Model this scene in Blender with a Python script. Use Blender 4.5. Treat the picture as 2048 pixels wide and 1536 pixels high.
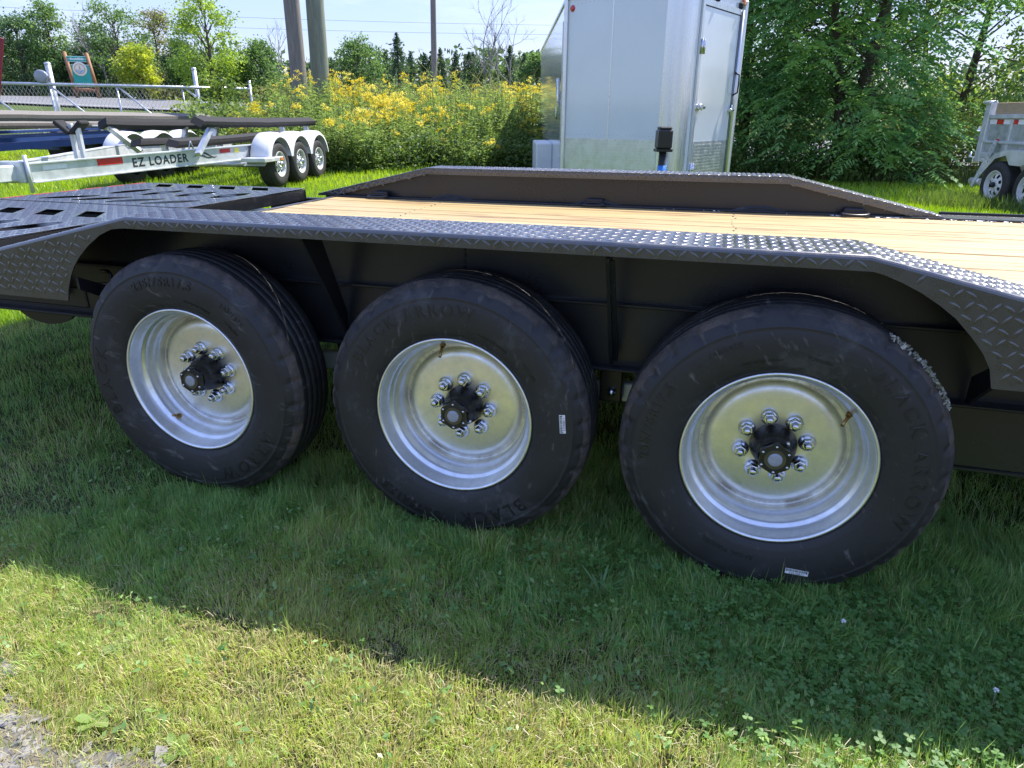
import bpy, math, random
import numpy as np
from mathutils import Matrix, Vector

for _o in list(bpy.data.objects):
    bpy.data.objects.remove(_o)
S = bpy.context.scene
COL = S.collection
rad = math.radians

# ------------------------------------------------------------------ camera
cam_d = bpy.data.cameras.new('camera')
cam = bpy.data.objects.new('camera', cam_d)
COL.objects.link(cam)
CAM = Vector((-0.2049, -1.6324, 1.1738))
_yaw, _pitch, _roll = rad(-16.532), rad(21.413), rad(0.2154)
_f = Vector((math.sin(_yaw) * math.cos(_pitch), math.cos(_yaw) * math.cos(_pitch), -math.sin(_pitch)))
_r = Vector((math.cos(_yaw), -math.sin(_yaw), 0))
_u = _r.cross(_f)
_r2 = _r * math.cos(_roll) + _u * math.sin(_roll)
_u2 = -_r * math.sin(_roll) + _u * math.cos(_roll)
_m = Matrix((( _r2.x, _u2.x, -_f.x), (_r2.y, _u2.y, -_f.y), (_r2.z, _u2.z, -_f.z)))
cam.matrix_world = Matrix.Translation(CAM) @ _m.to_4x4()
cam_d.sensor_fit = 'HORIZONTAL'
cam_d.sensor_width = 36.0
cam_d.lens = 36.0 * 1354.16 / 2048.0
cam_d.clip_start = 0.05
cam_d.clip_end = 3000
S.camera = cam

# ------------------------------------------------------------------ light
SUN_EL, SUN_AZ = rad(54.6), rad(30.0)          # azimuth clockwise from +Y
SUN_STRENGTH, SKY_STRENGTH = 3.15, 0.15
SKY_GAMMA, SKY_GAIN = 0.36, 1.14           # brightness curve evening out the dome, to lift the fill light
world = bpy.data.worlds.new('World')
S.world = world
world.use_nodes = True
_nt = world.node_tree
_nt.nodes.clear()
_out = _nt.nodes.new('ShaderNodeOutputWorld')
_bg = _nt.nodes.new('ShaderNodeBackground')
_sky = _nt.nodes.new('ShaderNodeTexSky')
_sky.sky_type = 'NISHITA'
_sky.sun_disc = False
_sky.sun_elevation = SUN_EL
_sky.sun_rotation = SUN_AZ
_sky.altitude = 100
_sky.air_density = 1.0
_sky.dust_density = 0.4
_sky.ozone_density = 1.6
# thin wisps of high cloud, over the whole dome
_tc = _nt.nodes.new('ShaderNodeTexCoord')
_mp = _nt.nodes.new('ShaderNodeMapping')
_mp.inputs['Scale'].default_value = (1.2, 2.2, 7.0)
_nz = _nt.nodes.new('ShaderNodeTexNoise')
_nz.inputs['Scale'].default_value = 1.7
_nz.inputs['Detail'].default_value = 7
_nz.inputs['Roughness'].default_value = 0.62
_cr = _nt.nodes.new('ShaderNodeValToRGB')
_cr.color_ramp.elements[0].position = 0.48
_cr.color_ramp.elements[0].color = (0, 0, 0, 1)
_cr.color_ramp.elements[1].position = 0.80
_cr.color_ramp.elements[1].color = (0.75, 0.75, 0.75, 1)
_mx = _nt.nodes.new('ShaderNodeMixRGB')
_mx.inputs[2].default_value = (2.4, 2.6, 2.75, 1)
L = _nt.links
L.new(_tc.outputs['Generated'], _mp.inputs['Vector'])
L.new(_mp.outputs['Vector'], _nz.inputs['Vector'])
L.new(_nz.outputs['Fac'], _cr.inputs['Fac'])
L.new(_cr.outputs['Color'], _mx.inputs[0])
_bw = _nt.nodes.new('ShaderNodeRGBToBW'); L.new(_sky.outputs['Color'], _bw.inputs['Color'])
_pw = _nt.nodes.new('ShaderNodeMath'); _pw.operation = 'POWER'; _pw.inputs[1].default_value = SKY_GAMMA - 1; L.new(_bw.outputs['Val'], _pw.inputs[0])
_ml = _nt.nodes.new('ShaderNodeMath'); _ml.operation = 'MULTIPLY'; _ml.inputs[1].default_value = SKY_GAIN; L.new(_pw.outputs[0], _ml.inputs[0])
_vm = _nt.nodes.new('ShaderNodeVectorMath'); _vm.operation = 'SCALE'
_tn = _nt.nodes.new('ShaderNodeVectorMath'); _tn.operation = 'MULTIPLY'; _tn.inputs[1].default_value = (0.90, 0.835, 1.04); L.new(_sky.outputs['Color'], _tn.inputs[0])
L.new(_tn.outputs['Vector'], _vm.inputs[0]); L.new(_ml.outputs[0], _vm.inputs['Scale'])
L.new(_vm.outputs['Vector'], _mx.inputs[1])
L.new(_mx.outputs['Color'], _bg.inputs['Color'])
_bg.inputs['Strength'].default_value = SKY_STRENGTH
L.new(_bg.outputs['Background'], _out.inputs['Surface'])

sun_d = bpy.data.lights.new('sun', 'SUN')
sun_d.energy = SUN_STRENGTH
sun_d.angle = rad(0.53)
sun_d.color = (1.0, 0.95, 0.87)
sun = bpy.data.objects.new('sun', sun_d)
COL.objects.link(sun)
_sd = Vector((math.cos(SUN_EL) * math.sin(SUN_AZ), math.cos(SUN_EL) * math.cos(SUN_AZ), math.sin(SUN_EL)))
sun.rotation_euler = _sd.to_track_quat('Z', 'Y').to_euler()
sun.location = (10, 15, 20)

S.view_settings.view_transform = 'Standard'
S.view_settings.look = 'None'
S.view_settings.gamma = 1
S.view_settings.exposure = 1.74
S.view_settings.use_curve_mapping = False
S.render.engine = 'CYCLES'
S.cycles.max_bounces = 8
S.cycles.transparent_max_bounces = 8

# ------------------------------------------------------------------ helpers
def rgba(c):
    return (c[0], c[1], c[2], 1.0)

MATS = {}
def mat(name, color, rough=0.5, metal=0.0, spec=0.5, var=0.0, vscale=8.0, var_color=None, bump=0.0, bscale=60.0,
        rvar=0.0, coat=0.0, detail=6, stretch=None):
    """Principled material with a noise-driven second tone, roughness wear and fine relief."""
    if name in MATS:
        return MATS[name]
    m = bpy.data.materials.new(name)
    m.use_nodes = True
    nt = m.node_tree
    b = nt.nodes['Principled BSDF']
    b.inputs['Base Color'].default_value = rgba(color)
    b.inputs['Roughness'].default_value = rough
    b.inputs['Metallic'].default_value = metal
    b.inputs['Specular IOR Level'].default_value = spec
    if coat:
        b.inputs['Coat Weight'].default_value = coat
        b.inputs['Coat Roughness'].default_value = 0.08
    tc = nt.nodes.new('ShaderNodeTexCoord')
    vec = tc.outputs['Object']
    if stretch:
        mp = nt.nodes.new('ShaderNodeMapping')
        mp.inputs['Scale'].default_value = stretch
        nt.links.new(vec, mp.inputs['Vector'])
        vec = mp.outputs['Vector']
    if var or var_color or rvar:
        n = nt.nodes.new('ShaderNodeTexNoise')
        n.inputs['Scale'].default_value = vscale
        n.inputs['Detail'].default_value = detail
        n.inputs['Roughness'].default_value = 0.65
        nt.links.new(vec, n.inputs['Vector'])
        if var or var_color:
            r = nt.nodes.new('ShaderNodeValToRGB')
            c2 = var_color if var_color else tuple(max(0, c * (1 - var)) for c in color)
            r.color_ramp.elements[0].position = 0.38
            r.color_ramp.elements[0].color = rgba(c2)
            r.color_ramp.elements[1].position = 0.62
            r.color_ramp.elements[1].color = rgba(color)
            nt.links.new(n.outputs['Fac'], r.inputs['Fac'])
            nt.links.new(r.outputs['Color'], b.inputs['Base Color'])
        if rvar:
            mr = nt.nodes.new('ShaderNodeMapRange')
            mr.inputs['From Min'].default_value = 0.3
            mr.inputs['From Max'].default_value = 0.7
            mr.inputs['To Min'].default_value = max(0.02, rough - rvar)
            mr.inputs['To Max'].default_value = min(1, rough + rvar)
            nt.links.new(n.outputs['Fac'], mr.inputs['Value'])
            nt.links.new(mr.outputs['Result'], b.inputs['Roughness'])
    if bump:
        n2 = nt.nodes.new('ShaderNodeTexNoise')
        n2.inputs['Scale'].default_value = bscale
        n2.inputs['Detail'].default_value = 5
        nt.links.new(vec, n2.inputs['Vector'])
        bp = nt.nodes.new('ShaderNodeBump')
        bp.inputs['Strength'].default_value = bump
        bp.inputs['Distance'].default_value = 0.01
        nt.links.new(n2.outputs['Fac'], bp.inputs['Height'])
        nt.links.new(bp.outputs['Normal'], b.inputs['Normal'])
    MATS[name] = m
    return m

def leaf_mat(name, trans=0.45, rough=0.55, gloss=0.03):
    """Foliage: the colour comes from the leaf's own colour attribute, lit through the blade as well as on it."""
    if name in MATS:
        return MATS[name]
    m = bpy.data.materials.new(name)
    m.use_nodes = True
    nt = m.node_tree
    nt.nodes.clear()
    o = nt.nodes.new('ShaderNodeOutputMaterial')
    a = nt.nodes.new('ShaderNodeAttribute')
    a.attribute_name = 'Col'
    d = nt.nodes.new('ShaderNodeBsdfDiffuse')
    t = nt.nodes.new('ShaderNodeBsdfTranslucent')
    g = nt.nodes.new('ShaderNodeBsdfGlossy')
    g.inputs['Roughness'].default_value = rough
    hs = nt.nodes.new('ShaderNodeHueSaturation')
    hs.inputs['Hue'].default_value = 0.485
    hs.inputs['Saturation'].default_value = 1.1
    hs.inputs['Value'].default_value = 1.75
    hd = nt.nodes.new('ShaderNodeHueSaturation'); hd.inputs['Value'].default_value = 1.22
    mx = nt.nodes.new('ShaderNodeMixShader')
    mx.inputs[0].default_value = trans
    m2 = nt.nodes.new('ShaderNodeMixShader')
    m2.inputs[0].default_value = gloss
    k = nt.links.new
    k(a.outputs['Color'], hd.inputs['Color']); k(hd.outputs['Color'], d.inputs['Color'])
    k(a.outputs['Color'], hs.inputs['Color'])
    k(hs.outputs['Color'], t.inputs['Color'])
    k(d.outputs[0], mx.inputs[1])
    k(t.outputs[0], mx.inputs[2])
    k(mx.outputs[0], m2.inputs[1])
    k(g.outputs[0], m2.inputs[2])
    k(m2.outputs[0], o.inputs['Surface'])
    MATS[name] = m
    return m

def link(name, me, parent=None, loc=None, rot=None):
    o = bpy.data.objects.new(name, me)
    COL.objects.link(o)
    if parent is not None:
        o.parent = parent
    if loc is not None:
        o.location = loc
    if rot is not None:
        o.rotation_euler = rot
    return o

def tag(o, label=None, cat=None, group=None, kind=None):
    if label: o['label'] = label
    if cat: o['category'] = cat
    if group: o['group'] = group
    if kind: o['kind'] = kind
    return o

def thing(name, label, cat, loc=(0, 0, 0), rz=0.0, group=None):
    o = link(name, None, None, loc, (0, 0, rz))
    o.empty_display_size = 0.1
    return tag(o, label, cat, group)

def copy_tree(o, parent=None):
    c = o.copy()
    COL.objects.link(c)
    if parent is not None:
        c.parent = parent
    for ch in list(o.children):
        copy_tree(ch, c)
    return c

def rotm(axis, a):
    return np.array(Matrix.Rotation(a, 3, axis))

class MB:
    """Collects shapes and links them as one mesh object."""
    def __init__(s):
        s.v = []; s.f = []; s.sm = []
    def add(s, verts, faces, smooth=False):
        n = len(s.v)
        s.v += [tuple(float(c) for c in p) for p in verts]
        s.f += [tuple(i + n for i in f) for f in faces]
        s.sm += [smooth] * len(faces)
        return s
    def box(s, c, d, R=None, bev=0.0):
        hx, hy, hz = d[0] / 2, d[1] / 2, d[2] / 2
        if bev <= 0:
            P = np.array([(x, y, z) for x in (-hx, hx) for y in (-hy, hy) for z in (-hz, hz)])
            F = [(0, 1, 3, 2), (4, 6, 7, 5), (0, 4, 5, 1), (2, 3, 7, 6), (0, 2, 6, 4), (1, 5, 7, 3)]
        else:
            b = min(bev, hx * .95, hy * .95, hz * .95)
            P = []; idx = {}
            for sx in (-1, 1):
                for sy in (-1, 1):
                    for sz in (-1, 1):
                        for ax in range(3):
                            q = [sx * (hx - b), sy * (hy - b), sz * (hz - b)]
                            q[ax] = (sx * hx, sy * hy, sz * hz)[ax]
                            idx[(sx, sy, sz, ax)] = len(P); P.append(q)
            F = []
            for ax in range(3):
                o1, o2 = (ax + 1) % 3, (ax + 2) % 3
                for sg in (-1, 1):
                    def k(a, c_):
                        t = [0, 0, 0]; t[ax] = sg; t[o1] = a; t[o2] = c_
                        return idx[(t[0], t[1], t[2], ax)]
                    q = [k(-1, -1), k(1, -1), k(1, 1), k(-1, 1)]
                    F.append(tuple(q if sg > 0 else q[::-1]))
            for ax in range(3):              # edges along axis ax
                o1, o2 = (ax + 1) % 3, (ax + 2) % 3
                for a in (-1, 1):
                    for c_ in (-1, 1):
                        def k(t_, which):
                            t = [0, 0, 0]; t[ax] = t_; t[o1] = a; t[o2] = c_
                            return idx[(t[0], t[1], t[2], which)]
                        q = [k(-1, o1), k(1, o1), k(1, o2), k(-1, o2)]
                        F.append(tuple(q if a * c_ < 0 else q[::-1]))
            for sx in (-1, 1):
                for sy in (-1, 1):
                    for sz in (-1, 1):
                        q = [idx[(sx, sy, sz, 0)], idx[(sx, sy, sz, 1)], idx[(sx, sy, sz, 2)]]
                        F.append(tuple(q if sx * sy * sz > 0 else q[::-1]))
            P = np.array(P)
        if R is not None:
            P = P @ np.array(R).T
        return s.add(P + np.array(c), F)
    def bar(s, a, b, w, h, up=(0, 0, 1), bev=0.0):
        a = Vector(a); b = Vector(b); d = b - a
        x = d.normalized(); u = Vector(up)
        y = u.cross(x)
        if y.length < 1e-5: y = Vector((0, 1, 0)).cross(x)
        y.normalize(); z = x.cross(y)
        R = np.array([[x[i], y[i], z[i]] for i in range(3)])
        return s.box((a + b) / 2, (d.length, w, h), R, bev)
    def tube(s, pts, r, n=8, cap=True, smooth=True):
        pts = [Vector(p) for p in pts]
        rs = r if isinstance(r, (list, tuple)) else [r] * len(pts)
        V = []; prev = None
        for i, p in enumerate(pts):
            t = (pts[min(i + 1, len(pts) - 1)] - pts[max(i - 1, 0)]).normalized()
            if prev is None:
                a = Vector((0, 0, 1)) if abs(t.z) < .9 else Vector((1, 0, 0))
                prev = t.cross(a).normalized()
            x = (prev - t * prev.dot(t)).normalized(); y = t.cross(x); prev = x
            for k in range(n):
                q = 2 * math.pi * k / n
                V.append(p + (x * math.cos(q) + y * math.sin(q)) * rs[i])
        F = []
        for i in range(len(pts) - 1):
            for k in range(n):
                F.append((i * n + k, i * n + (k + 1) % n, (i + 1) * n + (k + 1) % n, (i + 1) * n + k))
        s.add(V, F, smooth)
        if cap:
            m = len(s.v) - len(V)
            s.f.append(tuple(m + k for k in range(n))[::-1]); s.sm.append(False)
            s.f.append(tuple(m + (len(pts) - 1) * n + k for k in range(n))); s.sm.append(False)
        return s
    def lathe(s, prof, n=48, c=(0, 0, 0), smooth=True, closed=False, axis='Y', phase=0.0):
        """prof: list of (radius, depth); revolved about axis."""
        V = []
        for r, y in prof:
            for k in range(n):
                a = 2 * math.pi * k / n + phase
                if axis == 'Y': V.append((c[0] + r * math.cos(a), c[1] + y, c[2] + r * math.sin(a)))
                elif axis == 'X': V.append((c[0] + y, c[1] + r * math.cos(a), c[2] + r * math.sin(a)))
                else: V.append((c[0] + r * math.cos(a), c[1] + r * math.sin(a), c[2] + y))
        F = []; m = len(prof)
        for i in range(m if closed else m - 1):
            j = (i + 1) % m
            for k in range(n):
                F.append((i * n + k, i * n + (k + 1) % n, j * n + (k + 1) % n, j * n + k))
        return s.add(V, F, smooth)
    def disc(s, c, r, n=12, axis='Y', phase=0.0, sign=-1):
        V = []
        for k in range(n):
            a = 2 * math.pi * k / n + phase
            p = {'Y': (r * math.cos(a), 0, r * math.sin(a)), 'X': (0, r * math.cos(a), r * math.sin(a)), 'Z': (r * math.cos(a), r * math.sin(a), 0)}[axis]
            V.append((c[0] + p[0], c[1] + p[1], c[2] + p[2]))
        return s.add(V, [tuple(range(n))])
    def prism(s, poly, a0, a1, plane='XZ'):
        """Extrude a polygon (2D list, convex or not) between a0 and a1 along the third axis."""
        n = len(poly)
        def P(p, t):
            return {'XZ': (p[0], t, p[1]), 'XY': (p[0], p[1], t), 'YZ': (t, p[0], p[1])}[plane]
        V = [P(p, a0) for p in poly] + [P(p, a1) for p in poly]
        F = [tuple(range(n)), tuple(range(2 * n - 1, n - 1, -1))]
        for k in range(n):
            F.append((k, (k + 1) % n, n + (k + 1) % n, n + k))
        return s.add(V, F)
    def build(s, name, m, parent=None, loc=None, rot=None, smooth=None, bevel=0.0):
        me = bpy.data.meshes.new(name)
        me.from_pydata(s.v, [], s.f)
        me.polygons.foreach_set('use_smooth', [bool(x) if smooth is None else smooth for x in s.sm])
        import bmesh
        bm = bmesh.new(); bm.from_mesh(me)
        bmesh.ops.recalc_face_normals(bm, faces=bm.faces)
        bm.to_mesh(me); bm.free()
        me.materials.append(m if not isinstance(m, str) else MATS[m])
        me.update()
        o = link(name, me, parent, loc, rot)
        if bevel:
            md = o.modifiers.new('edge', 'BEVEL'); md.width = bevel; md.segments = 2; md.limit_method = 'ANGLE'
        return o

def np_mesh(name, V, F, m, col=None, parent=None, smooth=False):
    """V (n,3); F (k,3) or (k,4) int array; col (n,3) per-vertex colours."""
    V = np.asarray(V, np.float32); F = np.asarray(F, np.int32)
    me = bpy.data.meshes.new(name)
    k, w = F.shape
    me.vertices.add(len(V)); me.vertices.foreach_set('co', V.ravel())
    me.loops.add(k * w); me.loops.foreach_set('vertex_index', F.ravel())
    me.polygons.add(k)
    me.polygons.foreach_set('loop_start', np.arange(0, k * w, w, dtype=np.int32))
    if smooth: me.polygons.foreach_set('use_smooth', np.ones(k, bool))
    me.update(calc_edges=True)
    if col is not None:
        at = me.attributes.new('Col', 'FLOAT_COLOR', 'POINT')
        c = np.ones((len(V), 4), np.float32); c[:, :3] = col
        at.data.foreach_set('color', c.ravel())
    me.materials.append(m)
    return link(name, me, parent)

def vnoise(x, y, seed=0):
    """Smooth value noise in 0..1."""
    rs = np.random.RandomState(seed); T = rs.rand(64, 64)
    xi = np.floor(x).astype(int); yi = np.floor(y).astype(int)
    fx = x - xi; fy = y - yi
    fx = fx * fx * (3 - 2 * fx); fy = fy * fy * (3 - 2 * fy)
    a = T[xi % 64, yi % 64]; b = T[(xi + 1) % 64, yi % 64]; c = T[xi % 64, (yi + 1) % 64]; d = T[(xi + 1) % 64, (yi + 1) % 64]
    return (a * (1 - fx) + b * fx) * (1 - fy) + (c * (1 - fx) + d * fx) * fy

def sstep(a, b, x):
    t = np.clip((x - a) / (b - a), 0, 1)
    return t * t * (3 - 2 * t)

def terr(x, y):
    """Height of the ground: level round the trailer, climbing gently to the left and back."""
    x = np.asarray(x, float); y = np.asarray(y, float)
    dx = x - CAM.x; dy = y - CAM.y
    d = np.sqrt(dx * dx + dy * dy); az = np.degrees(np.arctan2(dx, dy))
    left = 1 - sstep(-22, 6, az)
    rise = 0.047 * np.clip(d - 9, 0, 51) + 0.010 * np.clip(d - 60, 0, 300)
    right = -0.18 * sstep(7, 14, d) + 0.02 * np.clip(d - 30, 0, 90)
    z = rise * left + right * (1 - left)
    return z + 0.012 * (vnoise(x * 1.3, y * 1.3, 5) - .5) * sstep(2.7, 4, np.abs(y - .6) + np.abs(x + .8) * .0)

def tz(x, y):
    return float(terr(x, y))

def text_mesh(name, body, size, m, depth=0.0008, parent=None, mapf=None, bold=0.0, shear=0.0, res=3, spacing=1.0):
    cu = bpy.data.curves.new(name, 'FONT')
    cu.body = body; cu.size = size; cu.align_x = 'CENTER'; cu.align_y = 'CENTER'
    cu.extrude = depth; cu.resolution_u = res; cu.offset = bold; cu.shear = shear; cu.space_character = spacing
    o = bpy.data.objects.new(name + '_src', cu); COL.objects.link(o)
    dg = bpy.context.evaluated_depsgraph_get()
    me = bpy.data.meshes.new_from_object(o.evaluated_get(dg))
    bpy.data.objects.remove(o); bpy.data.curves.remove(cu)
    if mapf:
        for v in me.vertices: v.co = mapf(v.co.x, v.co.y, v.co.z)
    me.materials.clear(); me.materials.append(m)
    me.name = name
    return link(name, me, parent)
# ------------------------------------------------------------------ materials
mat('black_paint', (0.013, 0.0145, 0.017), 0.36, 0, 0.5, var=0.25, vscale=3, rvar=0.08, bump=0.05, bscale=260)
mat('black_paint_satin', (0.014, 0.0155, 0.018), 0.30, 0, 0.5, var=0.15, vscale=2, rvar=0.07, bump=0.04, bscale=220)
mat('tread_plate', (0.036, 0.037, 0.041), 0.30, 0.0, 1.0, var=0.3, vscale=14, rvar=0.10, bump=0.06, bscale=240, coat=0.6)
mat('hub_black', (0.010, 0.010, 0.011), 0.33, 0, 0.5, var=0.2, vscale=20)
mat('bolt_zinc', (0.72, 0.74, 0.76), 0.24, 1.0, var=0.25, vscale=60, rvar=0.1)
mat('galvanized', (0.60, 0.63, 0.65), 0.42, 0.75, var=0.22, vscale=9, rvar=0.12, bump=0.05, bscale=90)
mat('galvanized_light', (0.66, 0.69, 0.70), 0.45, 0.45, var=0.18, vscale=6, rvar=0.12)
mat('brass', (0.42, 0.27, 0.10), 0.38, 1.0, var=0.4, vscale=80)
mat('cap_grey', (0.33, 0.35, 0.40), 0.25, 0, 0.5, var=0.2, vscale=60, coat=0.4)
mat('cap_olive', (0.09, 0.085, 0.05), 0.3, 0.2, var=0.3, vscale=60)
mat('label_white', (0.80, 0.81, 0.82), 0.45, var=0.08, vscale=40)
mat('print_black', (0.02, 0.02, 0.02), 0.5, var=0.2, vscale=50)
mat('mud_dry', (0.40, 0.39, 0.36), 0.9, var_color=(0.16, 0.17, 0.08), vscale=70, bump=0.4, bscale=150)
mat('white_paint', (0.68, 0.71, 0.745), 0.14, 0, 0.5, var=0.05, vscale=1.2, coat=0.9)
mat('white_plastic', (0.70, 0.71, 0.73), 0.35, var=0.08, vscale=5)
mat('aluminium', (0.72, 0.74, 0.75), 0.30, 0.9, var=0.12, vscale=6, rvar=0.1, stretch=(6, 6, .25))
mat('aluminium_tread', (0.66, 0.68, 0.68), 0.36, 0.85, var=0.15, vscale=10, rvar=0.08)
mat('trailer_tyre', (0.030, 0.030, 0.032), 0.75, var=0.35, vscale=18, bump=0.1)
mat('carpet_dark', (0.028, 0.028, 0.030), 0.95, var=0.4, vscale=60, bump=0.4, bscale=300)
mat('carpet_grey', (0.20, 0.185, 0.165), 0.95, var=0.3, vscale=50, bump=0.4, bscale=300)
mat('blue_paint', (0.035, 0.075, 0.24), 0.35, var=0.2, vscale=4, coat=0.2)
mat('red_paint', (0.27, 0.018, 0.028), 0.38, var=0.25, vscale=5)
mat('red_reflector', (0.60, 0.03, 0.025), 0.25, var=0.12, vscale=30, coat=0.5)
mat('amber_lens', (0.75, 0.22, 0.04), 0.2, var=0.1, vscale=30, coat=0.5)
mat('yellow_sticker', (0.80, 0.70, 0.10), 0.4, var=0.1, vscale=30)
mat('black_rubber', (0.015, 0.015, 0.016), 0.6, var=0.3, vscale=20)
mat('wood_board', (0.42, 0.31, 0.19), 0.7, var=0.25, vscale=6, stretch=(1, 8, 8), bump=0.1)
mat('wood_sign', (0.30, 0.14, 0.06), 0.65, var=0.35, vscale=5, stretch=(6, 6, 1))
mat('sign_green', (0.02, 0.36, 0.29), 0.45, var=0.15, vscale=6)
mat('sign_cream', (0.80, 0.78, 0.66), 0.5, var=0.1, vscale=6)
mat('sign_blue', (0.20, 0.42, 0.66), 0.5, var=0.2, vscale=8)
mat('sign_orange', (0.75, 0.40, 0.15), 0.5, var=0.2, vscale=8)
mat('pole_grey', (0.24, 0.215, 0.19), 0.85, var=0.35, vscale=4, stretch=(8, 8, .6), bump=0.3, bscale=20)
mat('pole_green', (0.235, 0.26, 0.20), 0.85, var=0.30, vscale=4, stretch=(8, 8, .6), bump=0.3, bscale=20)
mat('bark', (0.10, 0.078, 0.058), 0.9, var=0.4, vscale=9, stretch=(4, 4, 1), bump=0.5, bscale=25)
mat('bark_pale', (0.27, 0.255, 0.24), 0.9, var=0.3, vscale=9, stretch=(4, 4, 1))
mat('car_blue', (0.02, 0.04, 0.12), 0.2, 0.3, var=0.1, vscale=3, coat=0.8)
mat('glass_dark', (0.02, 0.025, 0.03), 0.08, 0, 0.6, var=0.1, vscale=3)
mat('wire_black', (0.05, 0.05, 0.055), 0.6, var=0.1, vscale=3)
mat('asphalt', (0.16, 0.162, 0.17), 0.9, var=0.2, vscale=2.5, bump=0.2, bscale=40)
mat('asphalt_dark', (0.11, 0.112, 0.118), 0.9, var=0.2, vscale=1.2)
mat('road_paint', (0.72, 0.72, 0.70), 0.7, var=0.2, vscale=5)
mat('jack_blue', (0.03, 0.20, 0.62), 0.35, var=0.15, vscale=20)
mat('olive_steel', (0.020, 0.022, 0.018), 0.28, 0, 0.5, var=0.15, vscale=3, rvar=0.06)
LEAF = leaf_mat('foliage', 0.45)
GRASS = leaf_mat('grass_blades', 0.40, 0.45, 0.05)
PETAL = leaf_mat('flower_heads', 0.35, 0.6, 0.02)

def zinc_rim():
    """Zinc-plated steel: bright, faintly yellow on the disc, blotchy passivation, brown grime at the disc weld."""
    m = bpy.data.materials.new('zinc_rim'); m.use_nodes = True; nt = m.node_tree
    b = nt.nodes['Principled BSDF']; k = nt.links.new
    b.inputs['Metallic'].default_value = 1.0
    tc = nt.nodes.new('ShaderNodeTexCoord')
    sp = nt.nodes.new('ShaderNodeSeparateXYZ'); k(tc.outputs['Object'], sp.inputs[0])
    cb = nt.nodes.new('ShaderNodeCombineXYZ'); k(sp.outputs['X'], cb.inputs['X']); k(sp.outputs['Z'], cb.inputs['Y'])
    ln = nt.nodes.new('ShaderNodeVectorMath'); ln.operation = 'LENGTH'; k(cb.outputs[0], ln.inputs[0])
    r1 = nt.nodes.new('ShaderNodeValToRGB')         # colour by radius: disc faintly yellow, barrel and flange cooler
    e = r1.color_ramp.elements
    e[0].position = 0.0; e[0].color = (0.84, 0.835, 0.77, 1)
    e[1].position = 1.0; e[1].color = (0.86, 0.88, 0.90, 1)
    for p, c in ((0.56, (0.84, 0.835, 0.775, 1)), (0.66, (0.85, 0.845, 0.81, 1)), (0.735, (0.74, 0.70, 0.62, 1)), (0.77, (0.80, 0.815, 0.80, 1)), (0.82, (0.85, 0.865, 0.865, 1))):
        q = e.new(p); q.color = c
    mr = nt.nodes.new('ShaderNodeMapRange'); mr.inputs['From Max'].default_value = 0.24; k(ln.outputs['Value'], mr.inputs['Value'])
    k(mr.outputs['Result'], r1.inputs['Fac'])
    n = nt.nodes.new('ShaderNodeTexNoise'); n.inputs['Scale'].default_value = 22; n.inputs['Detail'].default_value = 8; n.inputs['Roughness'].default_value = 0.7
    k(tc.outputs['Object'], n.inputs['Vector'])
    r2 = nt.nodes.new('ShaderNodeValToRGB'); r2.color_ramp.elements[0].position = 0.36; r2.color_ramp.elements[0].color = (0.86, 0.855, 0.84, 1)
    r2.color_ramp.elements[1].position = 0.6; r2.color_ramp.elements[1].color = (1, 1, 1, 1); k(n.outputs['Fac'], r2.inputs['Fac'])
    mu = nt.nodes.new('ShaderNodeMixRGB'); mu.blend_type = 'MULTIPLY'; mu.inputs[0].default_value = 1
    k(r1.outputs['Color'], mu.inputs[1]); k(r2.outputs['Color'], mu.inputs[2])
    # grime ring where the disc is welded in
    gr = nt.nodes.new('ShaderNodeValToRGB'); g = gr.color_ramp.elements
    g[0].position = 0.715; g[0].color = (0, 0, 0, 1); g[1].position = 0.80; g[1].color = (0, 0, 0, 1)
    q = g.new(0.755); q.color = (1, 1, 1, 1)
    k(mr.outputs['Result'], gr.inputs['Fac'])
    n3 = nt.nodes.new('ShaderNodeTexNoise'); n3.inputs['Scale'].default_value = 9; n3.inputs['Detail'].default_value = 9; n3.inputs['Roughness'].default_value = 0.8
    k(tc.outputs['Object'], n3.inputs['Vector'])
    th = nt.nodes.new('ShaderNodeMapRange'); th.inputs['From Min'].default_value = 0.46; th.inputs['From Max'].default_value = 0.66; k(n3.outputs['Fac'], th.inputs['Value'])
    ml = nt.nodes.new('ShaderNodeMath'); ml.operation = 'MULTIPLY'; k(gr.outputs['Color'], ml.inputs[0]); k(th.outputs['Result'], ml.inputs[1])
    mg = nt.nodes.new('ShaderNodeMixRGB'); mg.inputs[2].default_value = (0.30, 0.25, 0.18, 1); k(ml.outputs[0], mg.inputs[0]); k(mu.outputs['Color'], mg.inputs[1])
    k(mg.outputs['Color'], b.inputs['Base Color'])
    rr = nt.nodes.new('ShaderNodeMapRange'); rr.inputs['From Min'].default_value = 0.3; rr.inputs['From Max'].default_value = 0.7
    rr.inputs['To Min'].default_value = 0.46; rr.inputs['To Max'].default_value = 0.34; k(n.outputs['Fac'], rr.inputs['Value'])
    ra = nt.nodes.new('ShaderNodeMath'); ra.operation = 'MULTIPLY_ADD'; ra.inputs[1].default_value = 0.5; k(ml.outputs[0], ra.inputs[0]); k(rr.outputs['Result'], ra.inputs[2])
    k(ra.outputs[0], b.inputs['Roughness'])
    bp = nt.nodes.new('ShaderNodeBump'); bp.inputs['Strength'].default_value = 0.015; bp.inputs['Distance'].default_value = 0.004
    k(n3.outputs['Fac'], bp.inputs['Height']); k(bp.outputs['Normal'], b.inputs['Normal'])
    MATS['zinc_rim'] = m
zinc_rim()

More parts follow.
